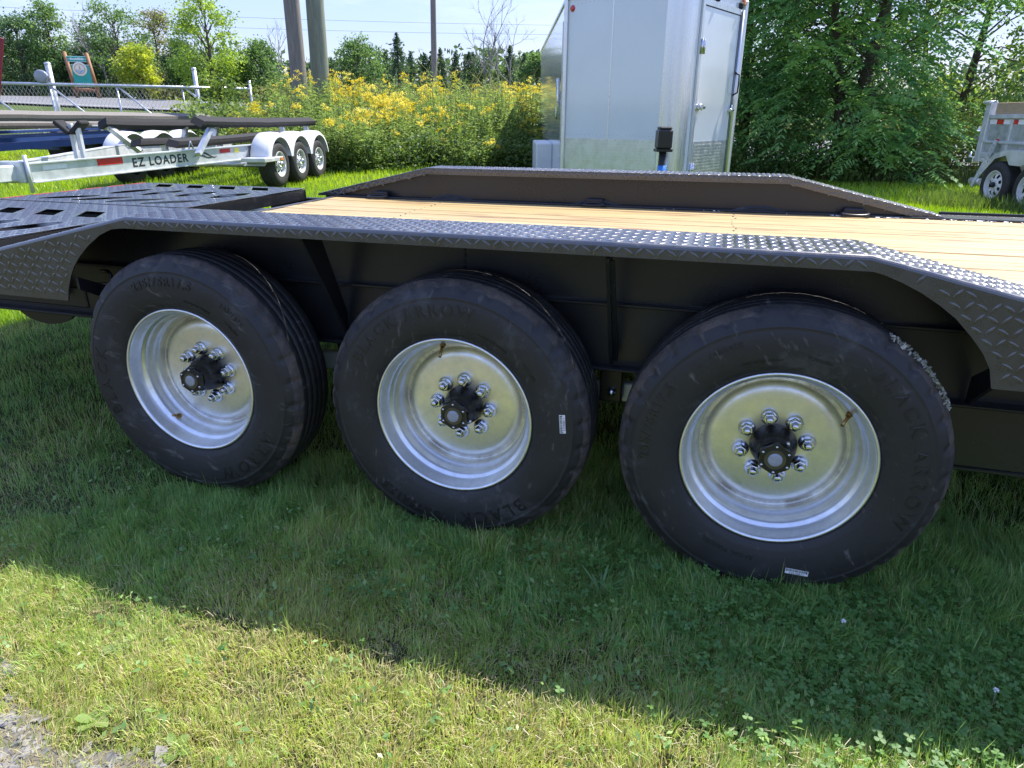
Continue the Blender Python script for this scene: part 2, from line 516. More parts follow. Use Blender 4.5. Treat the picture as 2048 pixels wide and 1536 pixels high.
def tyre_rubber():
    m = bpy.data.materials.new('tyre_rubber'); m.use_nodes = True; nt = m.node_tree
    b = nt.nodes['Principled BSDF']; k = nt.links.new
    tc = nt.nodes.new('ShaderNodeTexCoord')
    oi = nt.nodes.new('ShaderNodeObjectInfo')
    ad = nt.nodes.new('ShaderNodeVectorMath'); ad.operation = 'ADD'; k(tc.outputs['Object'], ad.inputs[0]); k(oi.outputs['Random'], ad.inputs[1])
    n = nt.nodes.new('ShaderNodeTexNoise'); n.inputs['Scale'].default_value = 7; n.inputs['Detail'].default_value = 9; n.inputs['Roughness'].default_value = 0.72
    k(ad.outputs[0], n.inputs['Vector'])
    r = nt.nodes.new('ShaderNodeValToRGB'); e = r.color_ramp.elements
    e[0].position = 0.30; e[0].color = (0.013, 0.0128, 0.0128, 1); e[1].position = 0.74; e[1].color = (0.075, 0.075, 0.075, 1)
    q = e.new(0.56); q.color = (0.021, 0.0206, 0.0204, 1)
    k(n.outputs['Fac'], r.inputs['Fac'])
    # dusty scuffs, short and streaky
    mp = nt.nodes.new('ShaderNodeMapping'); mp.inputs['Scale'].default_value = (9, 5, 30); mp.inputs['Rotation'].default_value = (0, 0.7, 0)
    k(ad.outputs[0], mp.inputs['Vector'])
    n2 = nt.nodes.new('ShaderNodeTexNoise'); n2.inputs['Scale'].default_value = 1.6; n2.inputs['Detail'].default_value = 6; n2.inputs['Roughness'].default_value = 0.6
    k(mp.outputs['Vector'], n2.inputs['Vector'])
    t = nt.nodes.new('ShaderNodeMapRange'); t.inputs['From Min'].default_value = 0.60; t.inputs['From Max'].default_value = 0.74; t.inputs['To Max'].default_value = 0.62; k(n2.outputs['Fac'], t.inputs['Value'])
    mx = nt.nodes.new('ShaderNodeMixRGB'); mx.inputs[2].default_value = (0.16, 0.155, 0.15, 1); k(t.outputs['Result'], mx.inputs[0]); k(r.outputs['Color'], mx.inputs[1])
    k(mx.outputs['Color'], b.inputs['Base Color'])
    rr = nt.nodes.new('ShaderNodeMapRange'); rr.inputs['From Min'].default_value = 0.3; rr.inputs['From Max'].default_value = 0.7; rr.inputs['To Min'].default_value = 0.50; rr.inputs['To Max'].default_value = 0.68
    k(n.outputs['Fac'], rr.inputs['Value']); k(rr.outputs['Result'], b.inputs['Roughness'])
    n4 = nt.nodes.new('ShaderNodeTexNoise'); n4.inputs['Scale'].default_value = 120; n4.inputs['Detail'].default_value = 4; k(ad.outputs[0], n4.inputs['Vector'])
    bp = nt.nodes.new('ShaderNodeBump'); bp.inputs['Strength'].default_value = 0.12; bp.inputs['Distance'].default_value = 0.003
    k(n4.outputs['Fac'], bp.inputs['Height']); k(bp.outputs['Normal'], b.inputs['Normal'])
    MATS['tyre_rubber'] = m
tyre_rubber()
mat('tyre_shoulder', (0.090, 0.072, 0.056), 0.75, var_color=(0.030, 0.028, 0.028), vscale=14, bump=0.3, bscale=120)
mat('tyre_letters', (0.015, 0.015, 0.016), 0.42, var=0.3, vscale=40)

def plank_wood():
    m = bpy.data.materials.new('plank_wood'); m.use_nodes = True; nt = m.node_tree
    b = nt.nodes['Principled BSDF']; k = nt.links.new
    tc = nt.nodes.new('ShaderNodeTexCoord'); oi = nt.nodes.new('ShaderNodeObjectInfo')
    sc = nt.nodes.new('ShaderNodeVectorMath'); sc.operation = 'SCALE'; sc.inputs['Scale'].default_value = 13
    k(oi.outputs['Random'], sc.inputs[0])
    ad = nt.nodes.new('ShaderNodeVectorMath'); k(tc.outputs['Object'], ad.inputs[0]); k(sc.outputs[0], ad.inputs[1])
    mp = nt.nodes.new('ShaderNodeMapping'); mp.inputs['Scale'].default_value = (0.9, 22, 22); k(ad.outputs[0], mp.inputs['Vector'])
    n = nt.nodes.new('ShaderNodeTexNoise'); n.inputs['Scale'].default_value = 2.2; n.inputs['Detail'].default_value = 7; n.inputs['Roughness'].default_value = 0.6; n.inputs['Distortion'].default_value = 0.6
    k(mp.outputs['Vector'], n.inputs['Vector'])
    r = nt.nodes.new('ShaderNodeValToRGB'); e = r.color_ramp.elements
    e[0].position = 0.28; e[0].color = (0.38, 0.245, 0.095, 1); e[1].position = 0.60; e[1].color = (0.53, 0.395, 0.180, 1)
    k(n.outputs['Fac'], r.inputs['Fac'])
    mp2 = nt.nodes.new('ShaderNodeMapping'); mp2.inputs['Scale'].default_value = (1.6, 9, 9); k(ad.outputs[0], mp2.inputs['Vector'])
    n2 = nt.nodes.new('ShaderNodeTexNoise'); n2.inputs['Scale'].default_value = 1.5; n2.inputs['Detail'].default_value = 3; k(mp2.outputs['Vector'], n2.inputs['Vector'])
    t = nt.nodes.new('ShaderNodeMapRange'); t.inputs['From Min'].default_value = 0.575; t.inputs['From Max'].default_value = 0.70; t.inputs['To Max'].default_value = 0.9; k(n2.outputs['Fac'], t.inputs['Value'])
    mx = nt.nodes.new('ShaderNodeMixRGB'); mx.inputs[2].default_value = (0.25, 0.14, 0.06, 1); k(t.outputs['Result'], mx.inputs[0]); k(r.outputs['Color'], mx.inputs[1])
    hv = nt.nodes.new('ShaderNodeHueSaturation'); k(mx.outputs['Color'], hv.inputs['Color'])
    vr = nt.nodes.new('ShaderNodeMapRange'); vr.inputs['To Min'].default_value = 0.80; vr.inputs['To Max'].default_value = 1.15; k(oi.outputs['Random'], vr.inputs['Value']); k(vr.outputs['Result'], hv.inputs['Value'])
    k(hv.outputs['Color'], b.inputs['Base Color'])
    b.inputs['Roughness'].default_value = 0.42
    bp = nt.nodes.new('ShaderNodeBump'); bp.inputs['Strength'].default_value = 0.15; bp.inputs['Distance'].default_value = 0.004
    k(n.outputs['Fac'], bp.inputs['Height']); k(bp.outputs['Normal'], b.inputs['Normal'])
    MATS['plank_wood'] = m
plank_wood()

def lawn_soil():
    m = bpy.data.materials.new('lawn_soil'); m.use_nodes = True; nt = m.node_tree
    b = nt.nodes['Principled BSDF']; k = nt.links.new
    tc = nt.nodes.new('ShaderNodeTexCoord')
    n = nt.nodes.new('ShaderNodeTexNoise'); n.inputs['Scale'].default_value = 0.9; n.inputs['Detail'].default_value = 9; n.inputs['Roughness'].default_value = 0.7; k(tc.outputs['Object'], n.inputs['Vector'])
    r = nt.nodes.new('ShaderNodeValToRGB'); e = r.color_ramp.elements
    e[0].position = 0.35; e[0].color = (0.050, 0.066, 0.020, 1); e[1].position = 0.7; e[1].color = (0.085, 0.125, 0.028, 1)
    k(n.outputs['Fac'], r.inputs['Fac'])
    # bare earth and thatch close to the gravel drive
    n2 = nt.nodes.new('ShaderNodeTexNoise'); n2.inputs['Scale'].default_value = 25; n2.inputs['Detail'].default_value = 6; k(tc.outputs['Object'], n2.inputs['Vector'])
    r2 = nt.nodes.new('ShaderNodeValToRGB'); r2.color_ramp.elements[0].position = 0.35; r2.color_ramp.elements[0].color = (0.035, 0.040, 0.016, 1); r2.color_ramp.elements[1].position = 0.7; r2.color_ramp.elements[1].color = (0.11, 0.11, 0.05, 1)
    k(n2.outputs['Fac'], r2.inputs['Fac'])
    sp = nt.nodes.new('ShaderNodeSeparateXYZ'); k(tc.outputs['Object'], sp.inputs[0])
    mr = nt.nodes.new('ShaderNodeMapRange'); mr.inputs['From Min'].default_value = -0.2; mr.inputs['From Max'].default_value = 2.6; mr.inputs['To Min'].default_value = 1; mr.inputs['To Max'].default_value = 0; k(sp.outputs['Y'], mr.inputs['Value'])
    mx = nt.nodes.new('ShaderNodeMixRGB'); k(mr.outputs['Result'], mx.inputs[0]); k(r.outputs['Color'], mx.inputs[1]); k(r2.outputs['Color'], mx.inputs[2])
    k(mx.outputs['Color'], b.inputs['Base Color']); b.inputs['Roughness'].default_value = 0.95; b.inputs['Specular IOR Level'].default_value = 0.1
    bp = nt.nodes.new('ShaderNodeBump'); bp.inputs['Strength'].default_value = 0.5; bp.inputs['Distance'].default_value = 0.02; k(n2.outputs['Fac'], bp.inputs['Height']); k(bp.outputs['Normal'], b.inputs['Normal'])
    MATS['lawn_soil'] = m
lawn_soil()
mat('gravel_bed', (0.13, 0.115, 0.085), 0.95, var_color=(0.12, 0.11, 0.09), vscale=40, bump=0.6, bscale=60)
mat('slate', (0.25, 0.24, 0.225), 0.7, var_color=(0.12, 0.118, 0.112), vscale=25, bump=0.3, bscale=50)

def dusty(name, dust=(0.20, 0.195, 0.185), lo=0.60, hi=0.78, amt=0.55, scale=26):
    """Adds speckled dust and scuffs to a finished material."""
    m = MATS[name]; nt = m.node_tree; b = nt.nodes['Principled BSDF']; k = nt.links.new
    src = b.inputs['Base Color'].links[0].from_socket
    tc = nt.nodes.new('ShaderNodeTexCoord')
    a = nt.nodes.new('ShaderNodeTexNoise'); a.inputs['Scale'].default_value = scale; a.inputs['Detail'].default_value = 10; a.inputs['Roughness'].default_value = 0.8; k(tc.outputs['Object'], a.inputs['Vector'])
    c = nt.nodes.new('ShaderNodeTexNoise'); c.inputs['Scale'].default_value = 2.1; c.inputs['Detail'].default_value = 3; k(tc.outputs['Object'], c.inputs['Vector'])
    ad = nt.nodes.new('ShaderNodeMath'); ad.operation = 'MULTIPLY_ADD'; ad.inputs[1].default_value = 0.45; k(c.outputs['Fac'], ad.inputs[0]); k(a.outputs['Fac'], ad.inputs[2])
    t = nt.nodes.new('ShaderNodeMapRange'); t.inputs['From Min'].default_value = lo + .22; t.inputs['From Max'].default_value = hi + .22; t.inputs['To Max'].default_value = amt; k(ad.outputs[0], t.inputs['Value'])
    mx = nt.nodes.new('ShaderNodeMixRGB'); mx.inputs[2].default_value = rgba(dust); k(t.outputs['Result'], mx.inputs[0]); k(src, mx.inputs[1]); k(mx.outputs['Color'], b.inputs['Base Color'])
dusty('tread_plate'); dusty('black_paint', amt=.35); dusty('black_paint_satin', amt=.30, lo=.64, hi=.84); dusty('tyre_rubber', dust=(.15, .148, .142), amt=.40, scale=40, lo=.64, hi=.82); dusty('olive_steel', amt=.3)
# ================================================================== black tri-axle equipment trailer
TR = thing('equipment_trailer', 'black tri-axle flatbed equipment trailer with pale wood deck, filling the foreground', 'trailer', (0, 0, 0))
ZD = 0.715            # deck surface
ZF = 0.899            # top of the drive-over fenders
XL, XR = -1.893, 0.127
FP = [(-2.64, 0.729), (XL, ZF), (XR, ZF), (0.885, 0.722)]      # side profile of the fender top

def lozenge(mb, p, u, v, n, L=0.030, W=0.0095, H=0.0022):
    """One raised bar of the tread plate at p in the plane u, v."""
    p, u, v, n = (np.array(q, float) for q in (p, u, v, n))
    V = [p - u * L / 2 + n * .0002]
    for s_, t_ in ((-.28, .42), (.0, .5), (.28, .42)):
        V.append(p + u * L * s_ + v * W * t_ + n * .0002)
    V.append(p + u * L / 2 + n * .0002)
    for s_, t_ in ((.28, -.42), (.0, -.5), (-.28, -.42)):
        V.append(p + u * L * s_ + v * W * t_ + n * .0002)
    a = len(V)
    V += [p - u * L * .30 + n * H, p + u * L * .30 + n * H]
    # lower ring 0..7, ridge a, a+1
    F = [(0, a, 1), (1, a, 2), (2, a, a + 1), (2, a + 1, 3), (3, a + 1, 4), (4, a + 1, 5), (5, a + 1, 6), (6, a + 1, a), (6, a, 7), (7, a, 0)]
    mb.add(V, F, True)

def tread(mb, o, u, v, n, lu, lv, test=None, sp=0.0255, rot=0.0, H=0.0022):
    """Fill a rectangle o + [0..lu]u + [0..lv]v with the crossed bar pattern."""
    u, v, n, o = (np.array(q, float) for q in (u, v, n, o))
    a = rad(45) + rot
    d1 = u * math.cos(a) + v * math.sin(a); d2 = -u * math.sin(a) + v * math.cos(a)
    nu, nv = int(lu / sp) + 1, int(lv / sp) + 1
    for i in range(nu):
        for j in range(nv):
            x, y = (i + .5) * sp, (j + .5) * sp
            if x > lu - .006 or y > lv - .006: continue
            p = o + u * x + v * y
            if test and not test(p): continue
            if (i + j) % 2: lozenge(mb, p, d1, d2, n, H=H)
            else: lozenge(mb, p, d2, -d1, n, H=H)

LARCH = [(-1.897, .866), (-1.949, .859), (-1.996, .840), (-2.048, .807), (-2.093, .770), (-2.125, .737), (-2.147, .705), (-2.170, .660), (-2.182, .626)]
RARCH = [(.133, .864), (.156, .859), (.195, .844), (.235, .825), (.276, .800), (.313, .773), (.349, .737), (.380, .701), (.401, .666), (.414, .622)]

def ztop(x):
    for (xa, za), (xb, zb) in zip(FP, FP[1:]):
        if xa <= x <= xb: return za + (zb - za) * (x - xa) / (xb - xa)
    return FP[0][1] if x < FP[0][0] else FP[-1][1]

def zbot(x, low=0.622):
    """Lower edge of the outer skirt with its two wheel-arch ends."""
    if x <= LARCH[-1][0] or x >= RARCH[-1][0]: return min(low, ztop(x))
    A = LARCH[::-1] if x < -1.5 else RARCH
    if LARCH[0][0] <= x <= RARCH[0][0]: return 0.8645
    for (xa, za), (xb, zb) in zip(A, A[1:]):
        if min(xa, xb) <= x <= max(xa, xb): return za + (zb - za) * (x - xa) / (xb - xa + 1e-9)
    return 0.8645

def skirt_columns(x0=-2.64, x1=0.885):
    xs = set(np.linspace(x0, x1, 60)); xs |= {p[0] for p in LARCH} | {p[0] for p in RARCH} | {XL, XR}
    return sorted(xs)

def fender(near):
    """Tread-plate drive-over fender: top plate with a rolled outer edge, skirt with wheel arches."""
    yo, yi = (0.0, 0.2215) if near else (2.470, 2.255)         # outer and inner edge
    s = 1 if near else -1
    mb = MB(); xs = skirt_columns()
    rr = 0.010
    rings = []
    for x in xs:
        zt = ztop(x); zb = zbot(x)
        row = [(x, yi, zt - .004), (x, yi, zt)]
        row.append((x, yo + s * rr, zt))
        for a in (30, 60, 90):
            row.append((x, yo + s * rr * (1 - math.sin(rad(a))), zt - rr * (1 - math.cos(rad(a)))))
        row.append((x, yo, max(zb, zt - 9) if zb < zt - rr else zt - rr - .001))
        row.append((x, yo + s * .005, row[-1][2]))
        rings.append(row)
    m = len(rings[0])
    V = [p for r in rings for p in r]
    F = []
    for i in range(len(rings) - 1):
        for j in range(m - 1):
            F.append((i * m + j, (i + 1) * m + j, (i + 1) * m + j + 1, i * m + j + 1))
    mb.add(V, F, False)
    # underside sheet so the plate has thickness
    V = []; F = []
    for x in xs:
        zt = ztop(x) - .005
        V += [(x, yi, zt), (x, yo + s * .005, zt)]
    for i in range(len(xs) - 1): F.append((2 * i, 2 * i + 1, 2 * i + 3, 2 * i + 2))
    mb.add(V, F)
    # arch ends: close the tall skirt ends vertically
    # raised bars
    for (xa, za), (xb, zb) in zip(FP, FP[1:]):
        L_ = math.hypot(xb - xa, zb - za); u = np.array([(xb - xa) / L_, 0, (zb - za) / L_])
        n = np.array([-u[2], 0, u[0]])
        y0 = 0.012 if near else 2.260
        tread(mb, (xa, y0, za), u, (0, 1, 0), n, L_, 0.198, H=0.0026)
    if near:
        def ok(p):
            x, z = p[0], p[2]
            return z < ztop(x) - .022 and z > max(zbot(x - .008), zbot(x + .008), zbot(x)) + .010
        tread(mb, (-2.64, 0, .61), (1, 0, 0), (0, 0, 1), (0, -1, 0), 3.52, .30, ok, rot=0.22)
        # last row of bars along the narrow lip
        tread(mb, (XL, 0, .866), (1, 0, 0), (0, 0, 1), (0, -1, 0), XR - XL, .0265, None, rot=0.15)
    o = mb.build('fender', MATS['tread_plate'], TR)
    if not near:
        # inner lip facing the deck
        lip = MB(); V = []; F = []
        for x in xs:
            zt = ztop(x); V += [(x, 2.253, zt - .001), (x, 2.253, max(zt - .036, min(zt, ZD + .004)))]
        for i in range(len(xs) - 1): F.append((2 * i, 2 * i + 1, 2 * i + 3, 2 * i + 2))
        lip.add(V, F)
        tread(lip, (-2.64, 2.253, .60), (1, 0, 0), (0, 0, 1), (0, -1, 0), 3.5, .32, lambda p: ztop(p[0]) - .034 < p[2] < ztop(p[0]) - .006 and p[2] > ZD + .01, sp=.021)
        l = lip.build('inner_lip', MATS['tread_plate'], o)
    return o
FN = fender(True); tag(FN, 'near fender of black tread plate with cut wheel arches')
FF = fender(False); tag(FF, 'far fender of black tread plate standing above the deck')

# inner fender panels (above the frame) and frame beams, near and far
for near in (True, False):
    y = 0.222 if near else 2.281
    s = 1 if near else -1
    mb = MB()
    poly = [(-2.60, .695), (-2.60, .735), (XL, ZF - .006), (XR, ZF - .006), (.86, .725), (.86, .695)]
    mb.prism(poly, y, y + s * .005)
    p = mb.build('fender_panel', MATS['black_paint_satin'], TR)
    mb = MB()
    # vertical weld between two sheets of the panel
    wx = -.90 if near else -.885
    for k in range(9):
        z = (.70 if near else .735) + k * .017
        mb.box((wx + random.Random(k).uniform(-.002, .002), y - s * (.001 if near else -.001), z), (.009, .006, .011), bev=.003)
    mb.build('weld_seam', MATS['black_paint'], p)
    mb = MB()
    yb = 0.236 if near else 2.267
    mb.box((0.35, yb + s * .006, .5975), (6.7, .010, .185))                                   # web
    mb.box((0.35, yb - s * .012, .6935), (6.7, .050, .009), bev=.002)                         # top flange
    mb.box((0.35, yb - s * .012, .5015), (6.7, .050, .010), bev=.003)                         # bottom flange
    mb.build('frame_beam', MATS['black_paint'], TR)
# the deep box under the beam towards the front
mb = MB(); mb.box((1.55, .262, .402), (2.5, .012, .185), bev=.003); mb.box((1.55, .274, .305), (2.5, .05, .012), bev=.003)
mb.build('lower_frame_panel', MATS['olive_steel'], TR)
# cross members under the deck
for k in range(9):
    x = -2.4 + k * .62
    MB().box((x, 1.25, .652), (.05, 1.99, .07)).build('cross_member', MATS['black_paint'], TR)

# deck edge angles and deck end
mb = MB(); mb.box((.36, 2.244, .714), (5.75, .026, .022), bev=.003); mb.build('deck_edge', MATS['black_paint_satin'], TR)
mb = MB(); mb.box((.36, .232, .706), (5.75, .016, .020), bev=.003); mb.build('deck_edge', MATS['black_paint_satin'], TR)
mb = MB(); mb.box((-2.518, 1.236, .702), (.028, 1.99, .034), bev=.003); mb.box((-2.538, 1.236, .60), (.008, 1.99, .17)); mb.build('deck_end_angle', MATS['black_paint_satin'], TR)
# outer rub rail ahead of the far fender
mb = MB(); mb.box((2.05, 2.345, .712), (2.33, .155, .020), bev=.003); mb.box((2.05, 2.425, .69), (2.33, .012, .09), bev=.003)
mb.build('rub_rail', MATS['black_paint_satin'], TR)

# planks
NP = 14; y0, y1 = 0.243, 2.229; pw = (y1 - y0) / NP
rnd = random.Random(4)
for k in range(NP):
    MB().box((0, 0, 0), (5.70, pw - .0075, .036), bev=.003).build('plank', MATS['plank_wood'], TR, loc=(.352 + rnd.uniform(-.003, .003), y0 + (k + .5) * pw, ZD - .018 + rnd.uniform(-.0015, .0012)))
mb = MB()
for k in range(NP):
    for x in (-1.75, -.13, 1.48):
        for dy in (-.035, .03):
            mb.lathe([(.0, ZD + .0022), (.0045, ZD + .0018), (.0055, ZD - .004)], 8, (x + rnd.uniform(-.01, .01), y0 + (k + .5) * pw + dy, 0), axis='Z')
tag(mb.build('deck_screws', MATS['black_paint'], TR), kind='stuff')
# a few wood chips and torn wrap left along the far deck edge
mb = MB()
for k in range(90):
    x = rnd.choice([rnd.uniform(.35, .65), rnd.uniform(.78, 1.15), rnd.uniform(-.6, 2)])
    R = rotm('Z', rnd.uniform(0, 6)) @ rotm('X', rnd.uniform(-.6, .6))
    mb.box((x, 2.222 + rnd.uniform(-.02, .02), ZD + .004), (rnd.uniform(.006, .022), rnd.uniform(.003, .008), .0015), R)
tag(mb.build('wrap_scraps', MATS['label_white'], TR), kind='stuff')

# tie-down rings on the far side of the deck
for x in (-2.20, -.877, .455):
    mb = MB()
    mb.box((x, 2.247, ZD + .022), (.10, .034, .036), bev=.006)
    t = mb.build('tie_down', MATS['hub_black'], TR)
    pts = []
    for k in range(25):
        a = 2 * math.pi * k / 24
        pts.append((x + .066 * math.cos(a) * (1 if abs(math.cos(a)) < .8 else .97), 2.205 + .030 * math.sin(a), ZD + .016 + .004 * math.sin(a)))
    MB().tube(pts, .0075, 8, cap=False).build('ring', MATS['hub_black'], t)

# gusset brackets between frame and fender
for x, quad in ((-1.305, [(.012, .858), (.105, .858), (.218, .60), (.218, .52)]), (-.452, [(.012, .858), (.070, .858), (.205, .545), (.205, .525), (.185, .525)]),
                (-2.14, [(.012, .70), (.012, .66), (.218, .545), (.218, .60)]), (.452, [(.012, .70), (.012, .655), (.218, .498), (.218, .575)])):
    mb = MB(); mb.prism(quad, x - .005, x + .005, 'YZ')
    if x == -.452: mb.prism([(.02, .85), (.028, .85), (.212, .545), (.20, .53)], x + .005, x + .017, 'YZ')
    mb.build('gusset', MATS['black_paint'], TR)
# small latch hardware behind the left arch, and hooks
mb = MB(); mb.tube([(-2.24, .20, .675), (-2.215, .20, .675), (-2.205, .20, .665), (-2.205, .20, .64), (-2.22, .20, .63), (-2.27, .20, .625)], .007, 8)
mb.box((-2.24, .2, .61), (.05, .03, .012)); mb.build('hook_rod', MATS['hub_black'], TR)
# support plate with round lower edge under the tail
mb = MB(); seg = [(-2.668 + .155 * math.cos(a), .505 + .085 * math.sin(a)) for a in np.linspace(math.pi, 2 * math.pi, 24)]
mb.prism(seg, .296, .31); mb.box((-2.668, .303, .512), (.33, .05, .012), bev=.003)
mb.prism([(-2.82, .519), (-2.51, .519), (-2.60, .545), (-2.73, .545)], .29, .34)
mb.build('stabiliser_foot', MATS['black_paint_satin'], TR)
mb = MB(); mb.box((-2.75, .33, .56), (.75, .2, .075), bev=.004); mb.box((-3.2, 1.2, .60), (1.5, 2.0, .06), bev=.004)
mb.build('tail_frame', MATS['black_paint'], TR)

# suspension between the wheels
SPC = 0.873
for x in (-.455, -1.33):
    mb = MB(); mb.box((x, .264, .445), (.066, .05, .118), bev=.004); mb.box((x, .262, .506), (.070, .056, .008))
    h = mb.build('spring_hanger', MATS['hub_black'], TR)
    mb = MB(); mb.lathe([(.0, -.016), (.006, -.015), (.011, -.011), (.0135, -.005), (.0135, .004)], 16, (x + .004, .235, .42)); mb.build('bolt', MATS['bolt_zinc'], h)
    mb = MB(); mb.box((x + .02, .305, .400), (.62, .03, .062), bev=.004); mb.build('equaliser_bar', MATS['galvanized_light'], TR)
for k in range(3):
    MB().tube([((k - 2) * SPC, .12, .385), ((k - 2) * SPC, 2.35, .385)], .045, 12).build('axle', MATS['hub_black'], TR)

# ---------------------------------------------------------------- wheels
SIDE = [(.2335, .010), (.237, .000), (.241, -.005), (.246, -.0085), (.252, -.0115), (.258, -.0145), (.262, -.0150), (.264, -.0158), (.280, -.0190), (.297, -.0212), (.315, -.0220), (.330, -.0212),
        (.343, -.0190), (.350, -.0168), (.3515, -.0176), (.354, -.0172), (.3555, -.0150), (.364, -.0110), (.373, -.0055), (.379, -.0010), (.384, .0040), (.388, .0085), (.391, .0140)]
def side_y(r):
    for (ra, ya), (rb, yb) in zip(SIDE, SIDE[1:]):
        if ra <= r <= rb: return ya + (yb - ya) * (r - ra) / (rb - ra)
    return SIDE[-1][1]

def tyre_mesh():
    TW = 0.183           # mirror distance: far sidewall
    prof = list(SIDE)
    # ribbed tread with four grooves
    tr = [(.3935, .020)]
    y = .024
    edges = np.linspace(.024, TW - .024, 6)
    for i in range(5):
        a, b = edges[i], edges[i + 1]
        crown = .3965 - .0015 * abs(i - 2) / 2
        tr += [(crown, a + .0024), (crown + .0006, (a + b) / 2), (crown, b - .0024)]
        if i < 4: tr += [(crown - .0030, b - .0012), (crown - .0030, b + .0012)]
    tr.append((.3935, TW - .020))
    prof += tr + [(r, TW - y_) for r, y_ in SIDE[::-1]]
    n = 288
    V = []; nS = len(SIDE)
    rs = random.Random(2)
    for i, (r, y_) in enumerate(prof):
        for k in range(n):
            a = 2 * math.pi * k / n
            rr = r
            yy = y_
            near_sh = nS - 5 <= i <= nS                   # shoulder sipes cut into the edge of the tread
            if near_sh and k % 9 in (0, 1): rr -= .0050; yy += .0030
            if i >= nS and i < nS + len(tr) and (k * 7 + i * 3) % 5 == 0: rr -= .0010
            V.append((rr * math.cos(a), yy, rr * math.sin(a)))
    F = []
    for i in range(len(prof) - 1):
        for k in range(n):
            F.append((i * n + k, i * n + (k + 1) % n, (i + 1) * n + (k + 1) % n, (i + 1) * n + k))
    return MB().add(V, F, True), nS, len(tr), n
def tyre_build():
    mb, nS, nT, n = tyre_mesh()
    o = mb.build('tyre', MATS['tyre_rubber'])
    o.data.materials.append(MATS['tyre_shoulder'])
    mi = []
    for i in range(len(mb.f) // n):
        mi += [1 if nS - 4 <= i <= nS else 0] * n
    o.data.polygons.foreach_set('material_index', mi)
    me = o.data; bpy.data.objects.remove(o)
    return me

RIM = [(.2300, .016), (.2345, .010), (.2362, .004), (.2360, -.001), (.2345, -.0042), (.2315, -.0052), (.2285, -.0042), (.2262, -.001), (.2248, .004), (.2238, .010), (.2205, .024), (.2170, .036),
       (.2145, .0395), (.2085, .0425), (.2050, .048), (.2038, .060), (.2030, .070), (.2005, .078), (.1955, .083), (.1915, .089), (.1900, .098), (.1892, .108), (.1880, .1115), (.1850, .1125), (.1828, .1105),
       (.1800, .1110), (.1770, .1100), (.1735, .1065), (.1690, .1010), (.1630, .0968), (.1560, .0946), (.1470, .0938), (.130, .0936), (.100, .0936), (.0600, .0936), (.0560, .0950), (.0560, .104)]
def rim_build():
    mb = MB(); mb.lathe(RIM, 144)
    mb.lathe([(.2300, .016), (.222, .03), (.205, .06), (.2, .12), (.22, .165), (.235, .175)], 72)
    o = mb.build('rim', MATS['zinc_rim'], smooth=True); me = o.data; bpy.data.objects.remove(o); return me
def hexprism(mb, c, r, y0, y1, phase=0.0, ch=.0018):
    prof = [(r * .80, y1), (r * .94, y1 + ch * .4), (r, y1 + ch * 1.6), (r, y0)]
    mb.lathe([(0.0001, y1)] + prof, 6, c, smooth=False, phase=phase)
def nut_mesh():
    mb = MB()
    mb.lathe([(.0115, -.0125), (.0205, -.0085), (.0222, -.005), (.0222, 0.0)], 28)                 # flanged washer face
    hexprism(mb, (0, 0, 0), .0168, -.008, -.0255)
    o = mb.build('lug_nut', MATS['bolt_zinc']); me = o.data; bpy.data.objects.remove(o)
    mb = MB(); prof = [(.0001, -.0385), (.0070, -.0385), (.0085, -.0370)]
    for i in range(10): prof += [(.0092, -.0360 + i * .0013), (.0086, -.0354 + i * .0013)]
    prof.append((.0092, -.02)); mb.lathe(prof, 20)
    o = mb.build('stud', MATS['bolt_zinc']); me2 = o.data; bpy.data.objects.remove(o)
    return me, me2
TYRE_ME, RIM_ME = tyre_build(), rim_build()
NUT_ME, STUD_ME = nut_mesh()
# nut and stud joined in one mesh (they turn together)
def join_me(name, a, b):
    va = [tuple(v.co) for v in a.vertices]; fa = [tuple(p.vertices) for p in a.polygons]; sa = [p.use_smooth for p in a.polygons]
    n = len(va); me = bpy.data.meshes.new(name)
    me.from_pydata(va + [tuple(v.co) for v in b.vertices], [], fa + [tuple(i + n for i in p.vertices) for p in b.polygons])
    me.polygons.foreach_set('use_smooth', sa + [p.use_smooth for p in b.polygons]); me.materials.append(a.materials[0]); return me
LUG_ME = join_me('lug_nut', NUT_ME, STUD_ME)

